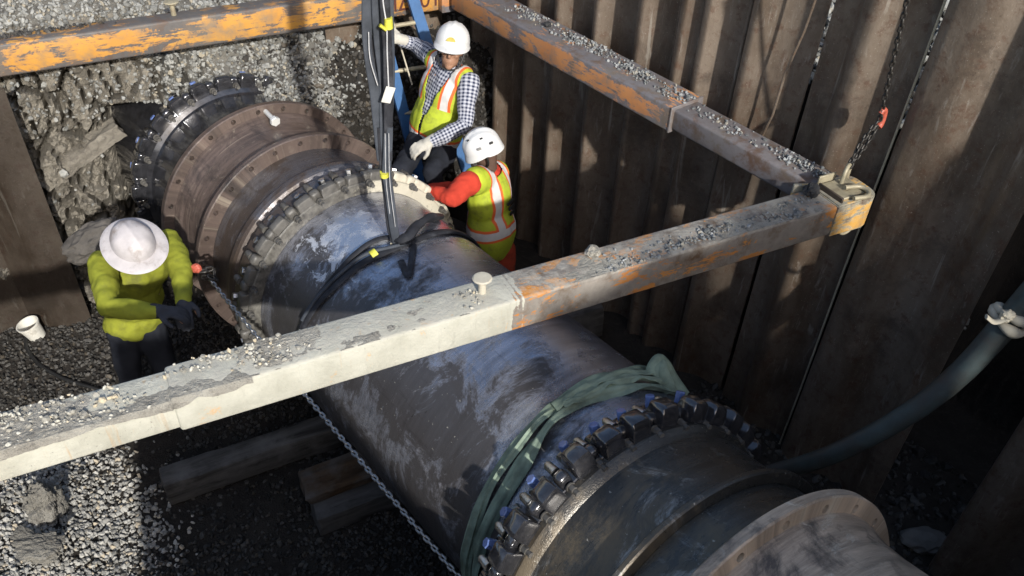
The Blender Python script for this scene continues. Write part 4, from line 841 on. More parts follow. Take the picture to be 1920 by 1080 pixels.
put('sling_loop', sweep_me(crv(lp2, 24), circ(.028, 10, .016), MAT['green'], radii=np.interp(np.linspace(0, 1, 24), [0, .3, .5, .8, 1], [1.2, 1.0, .8, 1.0, 1.3])), gs, gi)
put('sling_tie', sweep_me([rp(1028, 770, t0 - .16), rp(1052, 782, t0 - .17)], circ(.03, 10, .022), MAT['green']), gs, gi)

# ------------------------------------------------------------------ hose
hz = thing('hose', 'thick muddy teal hose curving from behind the pipe fitting past the pile end', 'hose', I4((2.1, 3.0, 1.3)))
hp_ = [rp(1380, 905, 5.0), rp(1450, 886, 4.95), rp(1560, 852, 4.75), rp(1700, 778, 4.6), rp(1800, 700, 4.5), rp(1890, 603, 4.4), rp(1990, 490, 4.25)]
put('hose_body', sweep_me(crv(hp_, 70), circ(.052, 16), MAT['hose'], radii=np.linspace(.85, 1.2, 70)), hz, _W[hz.name].inverted())
def torus_me(R, r, mat, n=24, k=8, wob=0.):
    V = []
    for i in range(n):
        a = 2 * math.pi * i / n; q = 1 + wob * math.sin(a * 3 + 1)
        for j in range(k):
            b = 2 * math.pi * j / k; V.append(((R + r * q * math.cos(b)) * math.cos(a), (R + r * q * math.cos(b)) * math.sin(a), r * q * math.sin(b)))
    return mk(V, [(i * k + j, ((i + 1) % n) * k + j, ((i + 1) % n) * k + (j + 1) % k, i * k + (j + 1) % k) for i in range(n) for j in range(k)], mat, True)
rg = thing('tied_rag', 'pale rag tied round the upper end of the hose', 'rag', I4(rp(1892, 601, 4.4)))
hd = Vector(hp_[-1] - hp_[-3]).normalized(); hm = frame((0, 0, 0), hd).to_3x3().to_4x4() @ Matrix.Rotation(math.pi / 2, 4, 'Y')
put('rag_wrap', torus_me(.074, .022, MAT['rag'], 28, 8, .35), rg, hm @ Matrix.Rotation(.15, 4, 'X'))
put('rag_wrap', torus_me(.072, .018, MAT['rag'], 28, 8, .4), rg, hm @ Matrix.Translation((0, 0, .035)) @ Matrix.Rotation(-.2, 4, 'X'))
put('rag_knot', clod_me((.035, .03, .03), MAT['rag'], 4, 3, .5), rg, I4((-.05, -.04, .06)))
put('rag_tail', sweep_me(crv([(-.05, -.05, .06), (-.10, -.05, .03), (-.14, -.04, .05)], 12), circ(.018, 8, .008), MAT['rag']), rg)

# ------------------------------------------------------------------ timbers, tub, litter on the floor
def rough_me(me, amp=.02, sc=9):
    bm = bmesh.new(); bm.from_mesh(me); bmesh.ops.subdivide_edges(bm, edges=bm.edges[:], cuts=3, use_grid_fill=True)
    P = np.array([v.co for v in bm.verts]); D = np.stack([fbm(P * sc + q, 4) for q in (0, 31, 67)], -1) * amp
    for v, d in zip(bm.verts, D): v.co += Vector(d)
    bm.to_mesh(me); bm.free(); return me
def timber(label, a, b, ht, wd, ztop, mat, name='timber_beam'):
    a = np.array([*a, ztop]); b = np.array([*b, ztop]); L = float(np.linalg.norm(b - a)); m = frame(a, b - a)
    me = box_me(L, wd, ht, MAT[mat], .008, 2, (L / 2, wd / 2, -ht / 2)); bm = bmesh.new(); bm.from_mesh(me)
    bmesh.ops.subdivide_edges(bm, edges=[e for e in bm.edges if e.calc_length() > .3], cuts=24)
    bmesh.ops.subdivide_edges(bm, edges=[e for e in bm.edges if e.calc_length() > .045], cuts=2, use_grid_fill=True)
    for v in bm.verts: k_ = v.co.x; v.co += Vector(tuple(fbm(np.array([[v.co.x * (5 if q else 14) + a[0] * 9 + q * 7, v.co.y * 22, v.co.z * 22]]), 3)[0] * f_ for q, f_ in ((0, .03 if min(k_, L - k_) < .05 else 0), (1, .014), (2, .014))))
    bm.to_mesh(me); bm.free()
    o = put(name, me, None, m); return _tag(o, label, 'timber', 'cribbing timbers under the pipe')
timber('long grey square timber sticking out left from under the pipe', (-2.01, 2.99), (-.35, 3.91), .19, .15, .215, 'wood')
timber('short brown plank with a pale broken end beside the grey timber', (-1.13, 2.92), (.1, 3.60), .065, .23, .262, 'wood2', 'timber_plank')
timber('dark timber under the brown plank', (-1.06, 2.83), (.2, 3.52), .17, .20, .19, 'wood')
timber('thick dark timber lying under the pipe in its shade', (-.62, 3.95), (.7, 4.66), .30, .24, .36, 'wood')
pl = timber('muddy board pressed into the clay behind the stooping worker', (0, 0), (.62, 0), .11, .14, 0, 'wood', 'timber_plank')
pl.matrix_world = frame(bk(-.06, .10, 1.14), bk(.52, .155, 1.42) - bk(-.06, .10, 1.14)); pl.data.materials[0] = MAT['clay']
del pl['group']; rough_me(pl.data, .022, 12)
tb = thing('plastic_tub', 'small white plastic tub standing open on the gravel', 'tub', I4((*onz(72, 632, 0.0)[:2], floor_z(*onz(72, 632, 0.)[:2]))))
tb.rotation_euler = (.12, -.2, 0)
tp_ = lathe_me([(0, 0), (0, .058), (.125, .074), (.128, .081), (.14, .081), (.14, .074), (.02, .054), (.02, 0)], MAT['tub'], 32, False, 40)
put('tub_body', tp_, tb, Matrix.Rotation(-math.pi / 2, 4, 'Y'))
put('mud_filling', lathe_me([(.06, .0), (.062, .062)], MAT['inside'], 24, False), tb, Matrix.Rotation(-math.pi / 2, 4, 'Y'))
ZG = lambda x, y: floor_z(x, y)
bt = onz(205, 622, .03); bo = put('plastic_bottle', lathe_me([(0, 0), (0, .028), (.02, .032), (.12, .031), (.15, .014), (.18, .013), (.18, 0)], m_plain('crushed_clear_plastic', (.32, .31, .24), .35, 0, .3, 20), 14, False), None, frame((bt[0], bt[1], ZG(*bt[:2]) + .03), (.75, -.62, 0))); _tag(bo, 'crumpled pale bottle on the gravel by the stooping worker', 'bottle')
hpz = [onz(x, y, 0) for x, y in ((52, 520), (60, 556), (58, 598), (50, 647), (70, 682), (106, 706), (141, 720), (210, 740))]
ca = put('cable', sweep_me(crv([(p[0], p[1], ZG(p[0], p[1]) + .014) for p in hpz], 50), circ(.014, 8), MAT['black']), None); _tag(ca, 'black cable lying across the dark gravel by the tub', 'cable')
rk = onz(1735, 1010, .05); o = put('concrete_lump', clod_me((.14, .09, .06), m_plain('pale_concrete_lump', (.12, .115, .105), .9, 0, .3, 10), 6, 3, .3), None, I4((rk[0], rk[1], ZG(rk[0], rk[1]) + .03))); _tag(o, 'flat grey lump of concrete at the foot of the near piles', 'rubble')
rk = onz(1905, 1055, .1); o = put('concrete_lump', clod_me((.09, .08, .09), m_plain('grey_concrete_lump', (.25, .25, .25), .9, 0, .3, 14), 9, 3, .4), None, I4((rk[0], rk[1], ZG(rk[0], rk[1]) + .06))); _tag(o, 'craggy pale lump of broken concrete in the corner by the near pile', 'rubble')
MAT['mudlump'] = m_soil('muddy_lump', (.17, .16, .14), (.30, .285, .25), (.11, .10, .088), .95, 1.0)
for (x, y, z, r_, lb_) in ((60, 905, .5, (.09, .12, .16), 'muddy boulder under the left end of the cream strut'), (45, 1000, .45, (.16, .1, .05), 'flat slab of caked mud on the pale gravel heap')):
    q = onz(x, y, z); o = put('mud_lump', clod_me(r_, MAT['mudlump'], x, 5, .75), None, I4((q[0], q[1], ZG(q[0], q[1]) + r_[2] * .35))); _tag(o, lb_, 'lump of earth')
q = rp(178, 452, 5.75); sk = put('grey_sack', clod_me((.19, .11, .11), MAT['sacking'], 11, 4, .18), None, I4(q) @ Matrix.Rotation(.6, 4, 'Z') @ Matrix.Rotation(-.3, 4, 'Y')); _tag(sk, 'grey rounded sack propped behind the stooping worker', 'sack')

# ------------------------------------------------------------------ ladder
def onback(x, y, q):
    d = ray(x, y); t = ((B0 @ BE) - q) / (d[:2] @ BE); p = d * t; return p + np.array([0, 0, CAMH])
lA0, lA1 = onback(778, 10, -.12), onback(842, 215, -.42); lB0, lB1 = onback(704, 10, -.12), onback(770, 265, -.42)
def ext(a, b, z): return a + (b - a) * ((z - a[2]) / (b[2] - a[2]))
ld = thing('ladder', 'blue ladder leaning in the corner behind the checked shirt worker', 'ladder', I4(lB0))
li = _W[ld.name].inverted()
up_ = np.cross(lA0 - lB0, lB1 - lB0)
for a, b in ((lA0, lA1), (lB0, lB1)):
    put('ladder_rail', sweep_me([ext(a, b, 2.9), ext(a, b, .3)], [(-.042, -.016), (.042, -.016), (.042, .016), (-.042, .016)], MAT['ladder'], up=up_ if up_[1] < 0 else -up_, smooth=False), ld, li)
for z in np.arange(.45, 2.9, .30):
    put('ladder_rung', sweep_me([ext(lB0, lB1, z), ext(lA0, lA1, z)], circ(.016, 10), MAT['bronze']), ld, li)
put('ladder_rope', sweep_me(crv([ext(lB0, lB1, 2.2) + [.1, -.05, 0], ext(lB0, lB1, 1.6) + [.14, -.08, 0]], 8), circ(.006, 6), MAT['rag']), ld, li)

# ------------------------------------------------------------------ people
def sph(V, F, c, r, ax=None, nu=14, nv=9):
    o = len(V); A = np.array(ax) if ax is not None else np.eye(3)
    r = np.array(r) if np.ndim(r) else np.array([r, r, r])
    for i in range(nu):
        for j in range(nv):
            th = math.pi * j / (nv - 1); ph = 2 * math.pi * i / nu
            l = np.array([math.sin(th) * math.cos(ph), math.sin(th) * math.sin(ph), math.cos(th)]) * r
            V.append(np.array(c) + A.T @ l)
    F += grid_faces(nu, nv, True, o)
def cap(V, F, a, ra, b, rb, n=7):
    a = np.array(a, float); b = np.array(b, float); L = np.linalg.norm(b - a); n = max(3, int(L / (.35 * min(ra, rb))) + 1)
    for i in range(n):
        t = i / (n - 1); sph(V, F, a + (b - a) * t, ra + (rb - ra) * t, None, 12, 8)
def remesh(V, F, vox, mat, smooth_it=4):
    me = mk(V, F, mat)
    def st(o):
        m = o.modifiers.new('r', 'REMESH'); m.mode = 'VOXEL'; m.voxel_size = vox
        m = o.modifiers.new('s', 'SMOOTH'); m.iterations = smooth_it; m.factor = .5
    r = mod_apply(me, st); r.materials.clear(); r.materials.append(mat)
    r.polygons.foreach_set('use_smooth', [True] * len(r.polygons)); return r
def co_of(me):
    a = np.empty(len(me.vertices) * 3, np.float32); me.vertices.foreach_get('co', a); return a.reshape(-1, 3).astype(float)
def wrinkle(me, amp, sc, seed=0, aniso=(1, 1, 1)):
    P = co_of(me); no = np.empty(len(P) * 3, np.float32); me.vertices.foreach_get('normal', no) if False else None
    me.update(); no = np.array([v.normal for v in me.vertices])
    d = fbm(P * sc * np.array(aniso) + seed + .25 * fbm(P * 5 + seed, 2)[:, None], 4); d = d * 1.3 + .55 * (.28 - np.abs(fbm(P * sc * 1.5 * np.array(aniso) + seed + 50, 3)) * 1.6)
    P = P + no * (d * amp)[:, None]; me.vertices.foreach_set('co', P.astype(np.float32).ravel()); me.update(); return me
def torso_axes(J):
    z = J['neck'] - J['pelvis']; L = np.linalg.norm(z); z = z / L; x = J['shR'] - J['shL']; x = x - z * (x @ z); x /= np.linalg.norm(x); y = np.cross(z, x)
    return np.array([x, y, z]), L
def torso(V, F, J, pad=0., arms=True, low=True, sc=1.):
    A, L = torso_axes(J); p = J['pelvis']
    sph(V, F, p + A[2] * L * .66 + A[1] * .005, np.array([.165 * sc + pad, .112 + pad, .20 + pad]), A, 18, 12)
    sph(V, F, p + A[2] * L * .36 + A[1] * .012, np.array([.150 * sc + pad, .115 + pad, .20 + pad]), A, 18, 12)
    if low: sph(V, F, p + A[2] * L * .06, np.array([.165 * sc + pad, .122 + pad, .15 + pad]), A, 18, 12)
    for s in ('shL', 'shR'):
        c = J['neck'] * .9 + p * .1
        cap(V, F, c, .062 + pad, J[s] * .86 + c * .14, .064 + pad)
def arm(V, F, J, s, pad=0., w=1., end=1.):
    e, h = J['el' + s], J['ha' + s]; cap(V, F, J['sh' + s], .064 * w + pad, e, .046 * w + pad); cap(V, F, e, .046 * w + pad, e + (h - e) * end, .034 * w + pad)
def legs(V, F, J, pad=0.):
    for s in 'LR':
        cap(V, F, J['hip' + s], .092 + pad, J['kn' + s], .066 + pad); cap(V, F, J['kn' + s], .064 + pad, J['ft' + s] + np.array([0, 0, .06]), .046 + pad)
def hand_geo(V, F, wrist, d, palmn, sc=1., curl=.9, left=False):
    d = d / np.linalg.norm(d); n = palmn - d * (palmn @ d); n /= np.linalg.norm(n); x = np.cross(d, n) * (-1 if left else 1)
    A = np.array([x, n, d]); c = wrist + d * .045 * sc
    sph(V, F, c, np.array([.042, .020, .055]) * sc, A, 12, 9)
    for i, (o, L) in enumerate(((-.030, .062), (-.010, .072), (.011, .068), (.030, .054))):
        p = wrist + d * .082 * sc + x * o * sc; L *= sc; dd = d.copy()
        for k, f_ in enumerate((.45, .32, .25)):
            ang = curl * (.55 + .5 * k); dd = d * math.cos(ang) + n * math.sin(ang); q = p + dd * L * f_ * 1.15; cap(V, F, p, (.0125 - .0012 * k) * sc, q, (.0115 - .0012 * k) * sc); p = q
    p = wrist + d * .02 * sc - x * .034 * sc; q = p + (d * .65 - x * .6 + n * .3) * .045 * sc; r = q + (d * .75 - x * .1 + n * .6) * .034 * sc
    cap(V, F, p, .015 * sc, q, .013 * sc); cap(V, F, q, .0128 * sc, r, .0105 * sc)
def helmet_me(kind, mat, sc=1.):
    """X right, Y front, Z up; dome sits on z = 0"""
    V = []; nu, nv = 48, 16; a, b, h = .112 * sc, .138 * sc, (.108 if kind == 'full' else .135) * sc
    for i in range(nu):
        ph = 2 * math.pi * i / nu; cx, cy = math.cos(ph), math.sin(ph); front = max(0, cy)
        for j in range(nv):
            if j < 11:
                t = j / 10 * math.pi / 2 * 1.0; rr_ = math.sin(t) ** .92; z = h * math.cos(t) ** .9 if j < 10 else 0
                x, y = a * rr_ * cx, b * rr_ * cy
                if kind == 'cap':
                    rid = .006 * math.exp(-(x / .012) ** 2) + .0045 * (math.exp(-((x - .04) / .008) ** 2) + math.exp(-((x + .04) / .008) ** 2)); z += rid * (1 if j < 9 else 0) * (y < .6 * b)
                if kind == 'climb': z += .004 * math.cos(x * 110) * (j < 9); z -= 0
                if kind == 'full': z += .008 * math.exp(-(x / .014) ** 2) * (j < 9) + .003 * math.cos(ph * 6) * (3 < j < 9)
            else:
                k = (j - 10) / 5
                br = {'cap': .006 + .046 * front ** 2.2, 'climb': .004 + .014 * front ** 2, 'full': .055 + .012 * front}[kind] * sc
                x, y = (a + br * k) * cx, (b + br * k) * cy; z = -(.010 + .012 * front) * k if kind != 'full' else -.016 * k
                if kind == 'climb': z -= .035 * k * max(0, -cy) ** .7 + .018 * k
                if j == 15: z -= .004
            V.append((x, y, z))
    me = mk(V, grid_faces(nu, nv, True), mat); bm = bmesh.new(); bm.from_mesh(me); bmesh.ops.remove_doubles(bm, verts=bm.verts, dist=1e-5); bmesh.ops.recalc_face_normals(bm, faces=bm.faces)
    bmesh.ops.solidify(bm, geom=bm.faces[:], thickness=.004); bm.to_mesh(me); bm.free(); return auto(me, 40)
def head_geo(V, F, c, A, sc=1.):
    sph(V, F, c + A[2] * .025 * sc, np.array([.076, .096, .10]) * sc, A, 18, 12)
    sph(V, F, c + A[1] * .022 * sc - A[2] * .055 * sc, np.array([.058, .068, .066]) * sc, A, 16, 10)
    sph(V, F, c + A[1] * .062 * sc - A[2] * .10 * sc, np.array([.028, .026, .022]) * sc, A, 10, 8)
    cap(V, F, c + A[1] * .088 * sc + A[2] * .012 * sc, .010 * sc, c + A[1] * .107 * sc - A[2] * .028 * sc, .0145 * sc)
    for s in (-1, 1):
        sph(V, F, c + A[0] * .079 * s * sc - A[1] * .008 * sc - A[2] * .01 * sc, np.array([.009, .02, .032]) * sc, A, 10, 8)
        sph(V, F, c + A[0] * .034 * s * sc + A[1] * .086 * sc + A[2] * .022 * sc, np.array([.022, .010, .008]) * sc, A, 10, 8)
        sph(V, F, c + A[0] * .038 * s * sc + A[1] * .072 * sc - A[2] * .02 * sc, np.array([.022, .018, .018]) * sc, A, 10, 8)
    sph(V, F, c + A[1] * .084 * sc - A[2] * .062 * sc, np.array([.025, .010, .007]) * sc, A, 10, 8)
    sph(V, F, c + A[1] * .082 * sc - A[2] * .075 * sc, np.array([.022, .010, .008]) * sc, A, 10, 8)
def limb_uv(me, J, mats):
    """metres along and around each limb, for woven checks"""
    P = co_of(me); A, L = torso_axes(J); segs = [(J['pelvis'], J['neck'], A[1])]
    for s in 'LR': segs += [(J['sh' + s], J['el' + s], A[1]), (J['el' + s], J['ha' + s], A[1])]
    best = None; UVa = np.zeros((len(P), 2))
    for k, (a, b, ref) in enumerate(segs):
        d = b - a; l = np.linalg.norm(d); d = d / l; t = np.clip((P - a) @ d, 0, l); c = a + t[:, None] * d; v = P - c; r = np.linalg.norm(v, axis=1) - (.13 if k == 0 else .06)
        x = np.cross(d, ref); x /= np.linalg.norm(x); y = np.cross(x, d)
        w_ = np.stack([(P - a) @ d, np.arctan2(v @ x, v @ y) * (.13 if k == 0 else .055)], -1)
        if k == 0: w_[:, 1] = v @ x
        if best is None: best = r.copy(); UVa[:] = w_
        else: m = r < best; best[m] = r[m]; UVa[m] = w_[m]
    for nm, col in (('pu', 0), ('pv', 1)):
        at = me.attributes.new(nm, 'FLOAT', 'POINT'); at.data.foreach_set('value', UVa[:, col].astype(np.float32))
def m_plaid():
    n = NT('checked_shirt_cloth'); 
    def st(c, per, wd): return n.ma('LESS_THAN', n.ma('FRACT', n.ma('DIVIDE', c, per)), wd)
    a = st(n.attr('pu'), .024, .5); b = st(n.attr('pv'), .024, .5); s = n.ma('MULTIPLY', n.ma('ADD', a, b), .5)
    c = n.mix(s, (.44, .45, .50), (.025, .032, .065)); k = n.ma('MULTIPLY', n.ma('SUBTRACT', 1.0, n.ma('ABSOLUTE', n.ma('SUBTRACT', s, .5))), 0.)
    c = n.mix(n.rng(n.noise(7, 4), .5, .75, 0, .35), c, (.10, .09, .08))
    return n.out(c, .9, 0, n.bump(n.noise(300, 2, .5), .2, .002), .2)
def m_vest(name, hs, vx=.115, base=(.41, .48, .035), vz0=None, hw=1.):
    """hi-vis cloth: orange-edged silver bands printed on it (attributes vx, vy, vz in torso metres)"""
    n = NT(name); X, Z = n.attr('vx'), n.attr('vz')
    def bandf(c, lo, hi): return n.ma('MULTIPLY', n.ma('GREATER_THAN', c, lo), n.ma('LESS_THAN', c, hi))
    ax = n.ma('ABSOLUTE', X); zt = hs
    vo = n.ma('MULTIPLY', bandf(ax, vx - .042 * hw, vx + .042 * hw), n.ma('GREATER_THAN', Z, vz0 or zt)); vs = n.ma('MULTIPLY', bandf(ax, vx - .025 * hw, vx + .025 * hw), n.ma('GREATER_THAN', Z, vz0 or zt))
    ho = bandf(Z, zt - .05, zt + .04); hsv = bandf(Z, zt - .032, zt + .022)
    c0 = n.mix(n.rng(n.noise(6, 5, .65), .35, .7), base, tuple(x * .72 for x in base)); c0 = n.mix(n.rng(n.noise(11, 6, .7), .52, .70, 0, .7), c0, (.14, .15, .04))
    og = n.mix(n.noise(15), (.72, .13, .03), (.62, .11, .03)); sv = n.mix(n.noise(20, 4), (.42, .41, .40), (.62, .60, .57))
    c = n.mix(n.ma('MAXIMUM', vo, ho), c0, og); c = n.mix(n.ma('MAXIMUM', n.ma('MULTIPLY', vs, n.ma('SUBTRACT', 1, n.ma('MULTIPLY', ho, 0))), hsv), c, sv)
    return n.out(c, .75, 0, n.bump(n.noise(260, 2, .5), .25, .002), .3)
def vest_me(J, mat, pad, vneck=True, hem=-.02, sc=1.):
    V, F = [], []; A, L = torso_axes(J); p = J['pelvis']
    torso(V, F, {**J, 'shL': J['neck'] + (J['shL'] - J['neck']) * .80, 'shR': J['neck'] + (J['shR'] - J['neck']) * .80}, pad, False, True, sc)
    sph(V, F, p + A[2] * L * .2, np.array([.168 * sc + pad + .01, .128 + pad + .01, .24]), A, 18, 12)
    me = remesh(V, F, .011, mat, 5); wrinkle(me, .013, 8, 3, (1, 1, .45)); P = co_of(me); Q = (P - p) @ A.T
    for i, nm in enumerate(('vx', 'vy', 'vz')):
        at = me.attributes.new(nm, 'FLOAT', 'POINT'); at.data.foreach_set('value', Q[:, i].astype(np.float32))
    bm = bmesh.new(); bm.from_mesh(me); bm.verts.ensure_lookup_table(); kill = []
    for v, q in zip(bm.verts, Q):
        neck = q[2] > L * .97 and math.hypot(q[0], q[1]) < .085
        vn = vneck and q[1] > 0 and q[2] > .20 and abs(q[0]) < .015 + (q[2] - .20) / (L - .20) * .075
        slit = vneck and q[1] > 0 and abs(q[0]) < .006 and q[2] <= .20
        if q[2] < hem + .02 * math.sin(q[0] * 17) or neck or vn or slit: kill.append(v)
    bmesh.ops.delete(bm, geom=kill, context='VERTS'); bmesh.ops.smooth_vert(bm, verts=[v for v in bm.verts if v.is_boundary], factor=.5)
    bmesh.ops.solidify(bm, geom=bm.faces[:], thickness=-.004); bm.to_mesh(me); bm.free(); me.polygons.foreach_set('use_smooth', [True] * len(me.polygons)); return me
def axes(front, up):
    f = np.array(front, float); f /= np.linalg.norm(f); u = np.array(up, float); u = u - f * (u @ f); u /= np.linalg.norm(u); return np.array([np.cross(f, u), f, u])
def person(label, J, look, upv, helmet, hmat, shirt, trousers, skin, gl, vest=None, hsc=1., vneck=True, hem=-.02, tsc=1., gdir=None):
    J = {k: np.array(v, float) for k, v in J.items()}; m0 = I4(((J['ftL'] + J['ftR']) / 2)); t = thing('person', label, 'person', m0); inv = m0.inverted()
    A = axes(look, upv); hc = J['head']
    V, F = [], []; torso(V, F, J, -.012, sc=tsc)
    for s in 'LR': arm(V, F, J, s, -.010)
    legs(V, F, J, -.012); cap(V, F, J['neck'] - (J['neck'] - J['pelvis']) * .08, .056, hc - A[2] * .045 - A[1] * .012, .054); head_geo(V, F, hc, A, hsc)
    for s in 'LR':
        d = J['ha' + s] - J['el' + s]; d /= np.linalg.norm(d); hand_geo(V, F, J['ha' + s], d, (gdir or {}).get(s, np.array([0, 0, -1.])), .92, .9, s == 'L')
    put('body', remesh(V, F, .0085, skin, 3), t, inv)
    for s in (-1, 1):
        put('eye', mk(*_sp(hc + A[0] * .033 * s * hsc + A[1] * .083 * hsc + A[2] * .006 * hsc, .0115 * hsc), MAT['black'], True), t, inv)
    V, F = [], []; torso(V, F, J, .004, sc=tsc, low=True)
    for s in 'LR': arm(V, F, J, s, .008, 1.08, .96)
    cap(V, F, J['neck'] - (J['neck'] - J['pelvis']) * .06, .068, J['neck'] + (hc - J['neck']) * .15, .064)
    sh = remesh(V, F, .010, shirt, 4); wrinkle(sh, .020, 6.5, 1); limb_uv(sh, J, None)
    A3, L3 = torso_axes(J); Q3 = (co_of(sh) - J['pelvis']) @ A3.T; bm = bmesh.new(); bm.from_mesh(sh); bm.verts.ensure_lookup_table(); h3 = -.02 if vest else -.085
    body_ = np.abs(Q3[:, 0]) < .22
    bmesh.ops.delete(bm, geom=[v for v, q, ok in zip(bm.verts, Q3, body_) if ok and q[2] < h3 + .012 * math.sin(q[0] * 22) and abs(q[1]) < .19], context='VERTS')
    bmesh.ops.smooth_vert(bm, verts=[v for v in bm.verts if v.is_boundary], factor=.6); bm.to_mesh(sh); bm.free(); put('shirt', sh, t, inv)
    V, F = [], []; A2, L = torso_axes(J); sph(V, F, J['pelvis'] - A2[2] * .0, np.array([.150 * tsc, .108, .12]), A2, 18, 12); legs(V, F, J, .006)
    tr = remesh(V, F, .012, trousers, 4); wrinkle(tr, .018, 6, 2); put('trousers', tr, t, inv)
    if vest: put('safety_vest', vest_me(J, vest, .022, vneck, hem, tsc), t, inv)
    for s in 'LR':
        d = J['ha' + s] - J['el' + s]; d /= np.linalg.norm(d); V, F = [], []; hand_geo(V, F, J['ha' + s], d, (gdir or {}).get(s, np.array([0, 0, -1.])), 1.10, .9, s == 'L')
        cap(V, F, J['ha' + s] - d * .035, .043, J['ha' + s] + d * .02, .038); put('glove', remesh(V, F, .006, gl, 2), t, inv)
        f = J['ft' + s]; fd = np.array([look[0], look[1], 0.]); fd /= np.linalg.norm(fd) + 1e-9; V, F = [], []
        cap(V, F, f + [0, 0, .05], .05, f + fd * .15 + [0, 0, .04], .042); cap(V, F, f + [0, 0, .05], .052, f + [0, 0, .18], .055); put('boot', remesh(V, F, .012, MAT['black'], 2), t, inv)
    hm_ = Matrix([list(A[0]) + [0], list(A[1]) + [0], list(A[2]) + [0], [0, 0, 0, 1]]).transposed(); hm_.translation = Vector(hc + A[2] * .038 * hsc - A[1] * .0)
    for i in range(3): hm_[3][i] = 0
    he = put('hard_hat', helmet_me(helmet, hmat, hsc), t, inv @ hm_)
    return t, he, A, hc, inv
def _sp(c, r):
    V, F = [], []; sph(V, F, c, r, None, 10, 7); return V, F

plaid = m_plaid(); V1 = m_vest('yellow_vest_front', .03, .118, vz0=.27, hw=.9); V2 = m_vest('yellow_vest_back', .16, .085)
# worker in the corner holding the ladder
hd1 = rp(847, 92, 5.76)
J1 = dict(head=hd1, neck=rp(843, 130, 5.84), shR=rp(808, 106, 5.98), shL=rp(880, 152, 5.74), pelvis=rp(812, 258, 6.02),
          elR=rp(778, 84, 6.16), haR=rp(750, 74, 6.10), elL=rp(872, 234, 5.66), haL=rp(806, 266, 5.62),
          hipR=rp(788, 268, 5.98), hipL=rp(832, 280, 5.96), knR=rp(752, 318, 5.72), knL=rp(812, 322, 5.66))
for s, dx in (('R', -.02), ('L', .05)): k_ = J1['kn' + s]; J1['ft' + s] = np.array([k_[0] + dx, k_[1] + .12, floor_z(k_[0] + dx, k_[1] + .12) + .02])
look1 = Vector(rp(770, 235, 4.1) - hd1).normalized()
p1_, he, A, hc, inv = person('person in white peaked hard hat, yellow vest and checked shirt gripping the ladder', J1, look1, (.12, .1, 1), 'cap', MAT['white'], plaid, MAT['jean'], MAT['skin'], MAT['glove'], V1, 1.02, True, -.03, 1.08, {'L': np.array([-.3, .3, -1.]), 'R': np.array([-.6, .3, -.3])})
emb = mk([(.03 * math.cos(a) , 0, .028 * math.sin(a)) for a in np.linspace(0, math.pi, 13)], [tuple(range(13))], m_plain('gold_emblem', (.42, .33, .06), .5, 0, .3, 60))
emb2 = mk([(.017 * math.cos(a), -.001, .016 * math.sin(a)) for a in np.linspace(0, math.pi, 9)], [tuple(range(9))], m_plain('dark_gold_emblem', (.16, .12, .03), .5))
for e_ in (emb, emb2): put('helmet_emblem', e_, he, Matrix.Translation((0, .1415, .038)) @ Matrix.Rotation(.42, 4, 'X') @ Matrix.Scale(1.05, 4))
st_ = [hc + A[0] * .086 + A[2] * .05, hc + A[0] * .085 - A[2] * .03 + A[1] * .03, hc + A[0] * .05 - A[2] * .115 + A[1] * .055, hc - A[0] * .05 - A[2] * .115 + A[1] * .055, hc - A[0] * .085 - A[2] * .03 + A[1] * .03, hc - A[0] * .086 + A[2] * .05]
put('chin_strap', sweep_me(crv(st_, 24), circ(.006, 6), MAT['black']), p1_, inv)
# worker leaning over the gland
hd2 = rp(908, 282, 5.42)
J2 = dict(head=hd2, neck=rp(917, 318, 5.50), shL=rp(878, 345, 5.30), shR=rp(934, 326, 5.66), pelvis=rp(922, 455, 5.78), elL=rp(846, 372, 5.18), haL=rp(812, 362, 5.28), elR=rp(895, 350, 5.72), haR=rp(832, 352, 5.60),
          hipL=rp(908, 470, 5.70), hipR=rp(940, 468, 5.84))
for s, dx in (('L', -.02), ('R', .03)):
    h_ = J2['hip' + s]; J2['kn' + s] = h_ + [dx, -.02, -.38]; f_ = J2['kn' + s] + [0, .03, 0]; J2['ft' + s] = np.array([f_[0], f_[1], floor_z(f_[0], f_[1]) + .02])
p2_, he, A, hc, inv = person('person in vented white hard hat and orange red clothes reaching over the gland', J2, (-.86, -.25, -.42), (-.35, 0, 1), 'climb', MAT['white'], MAT['redsh'], MAT['redtr'], MAT['darkskin'], MAT['redsh'], V2, .90, False, -.10, 1.0)
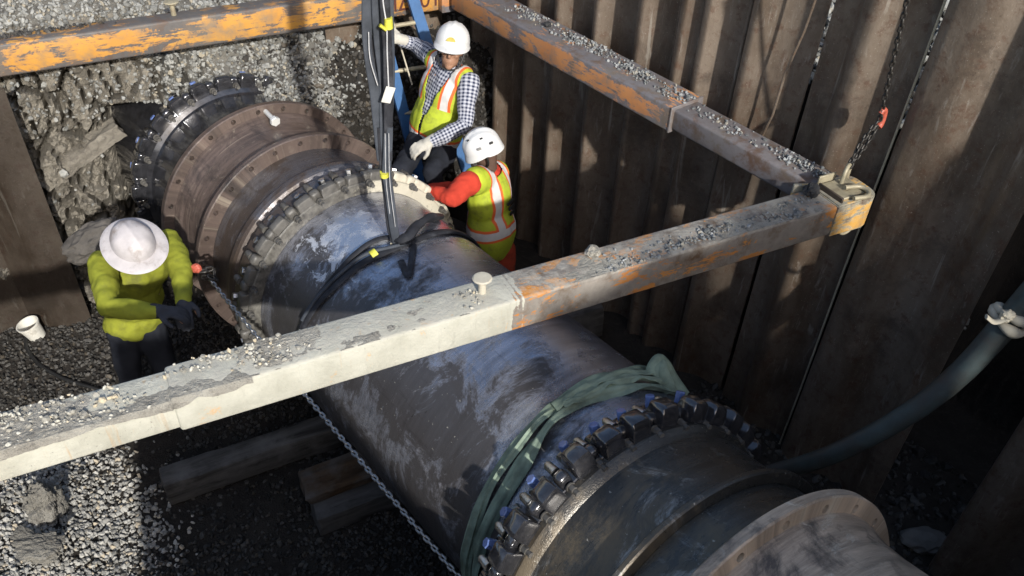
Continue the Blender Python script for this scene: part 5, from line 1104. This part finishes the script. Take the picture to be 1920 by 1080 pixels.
for i, (x, y, z, s1, s2) in enumerate(((-.075, -.02, .088, .02, .012), (-.106, .02, .045, .028, .016), (-.098, -.065, .04, .026, .015), (-.05, .06, .105, .018, .010))):
    nrm = Vector((x / .0125, y / .019, z / .0182)).normalized()
    put('helmet_vent' if i != 1 else 'helmet_sticker', box_me(s1, s2, .004, MAT['black'] if i != 1 else m_plain('grey_sticker', (.2, .2, .19), .6), .002, 1), he, frame(Vector((x, y, z)) , Vector((0, 1, .1)).cross(nrm).cross(nrm) * -1, nrm))
strap_pts = [hc + A[0] * -.082 + A[2] * .04, hc - A[0] * .08 - A[2] * .05 + A[1] * .01, hc - A[0] * .03 - A[2] * .11 + A[1] * .05]
put('chin_strap', sweep_me(crv(strap_pts, 16), circ(.007, 6), MAT['black']), p2_, inv)
A2, L2_ = torso_axes({k: np.array(v, float) for k, v in J2.items()})
for i in range(3):
    c = J2['pelvis'] + A2[2] * (.36 - i * .045) + A2[0] * (.0 + .01 * i) - A2[1] * .155
    put('vest_lettering', box_me(.085 - .012 * i, .012, .026, MAT['black'], .006, 2), p2_, inv @ frame(c, A2[0], A2[2]))
# stooping worker on the left
hd3 = rp(252, 462, 4.92)
J3 = dict(head=hd3, neck=rp(255, 464, 5.16), shR=rp(190, 492, 5.14), shL=rp(318, 456, 5.18), pelvis=rp(252, 604, 5.66), elR=rp(203, 578, 4.86), haR=rp(300, 584, 4.74), elL=rp(343, 520, 4.92), haL=rp(344, 566, 4.80),
          hipR=rp(230, 618, 5.66), hipL=rp(280, 612, 5.68))
for s, dx in (('R', -.03), ('L', .05)):
    h_ = J3['hip' + s]; J3['kn' + s] = h_ + [dx, -.06, -.42]; f_ = J3['kn' + s] + [0, .06, 0]; J3['ft' + s] = np.array([f_[0], f_[1], floor_z(f_[0], f_[1]) + .02])
look3 = Vector((.64, -.60, -.31)).normalized()
lime = m_cloth('lime_work_shirt', (.24, .255, .028), .2, .85, (.12, .12, .04))
p3_, he, A, hc, inv = person('person in wide brimmed white hard hat and lime shirt stooping by the flanges', J3, look3, (.17, -.30, .94), 'full', MAT['dirtywhite'], lime, MAT['jean'], MAT['skin'], MAT['dglove'], None, .97, True, 0, 1.12)
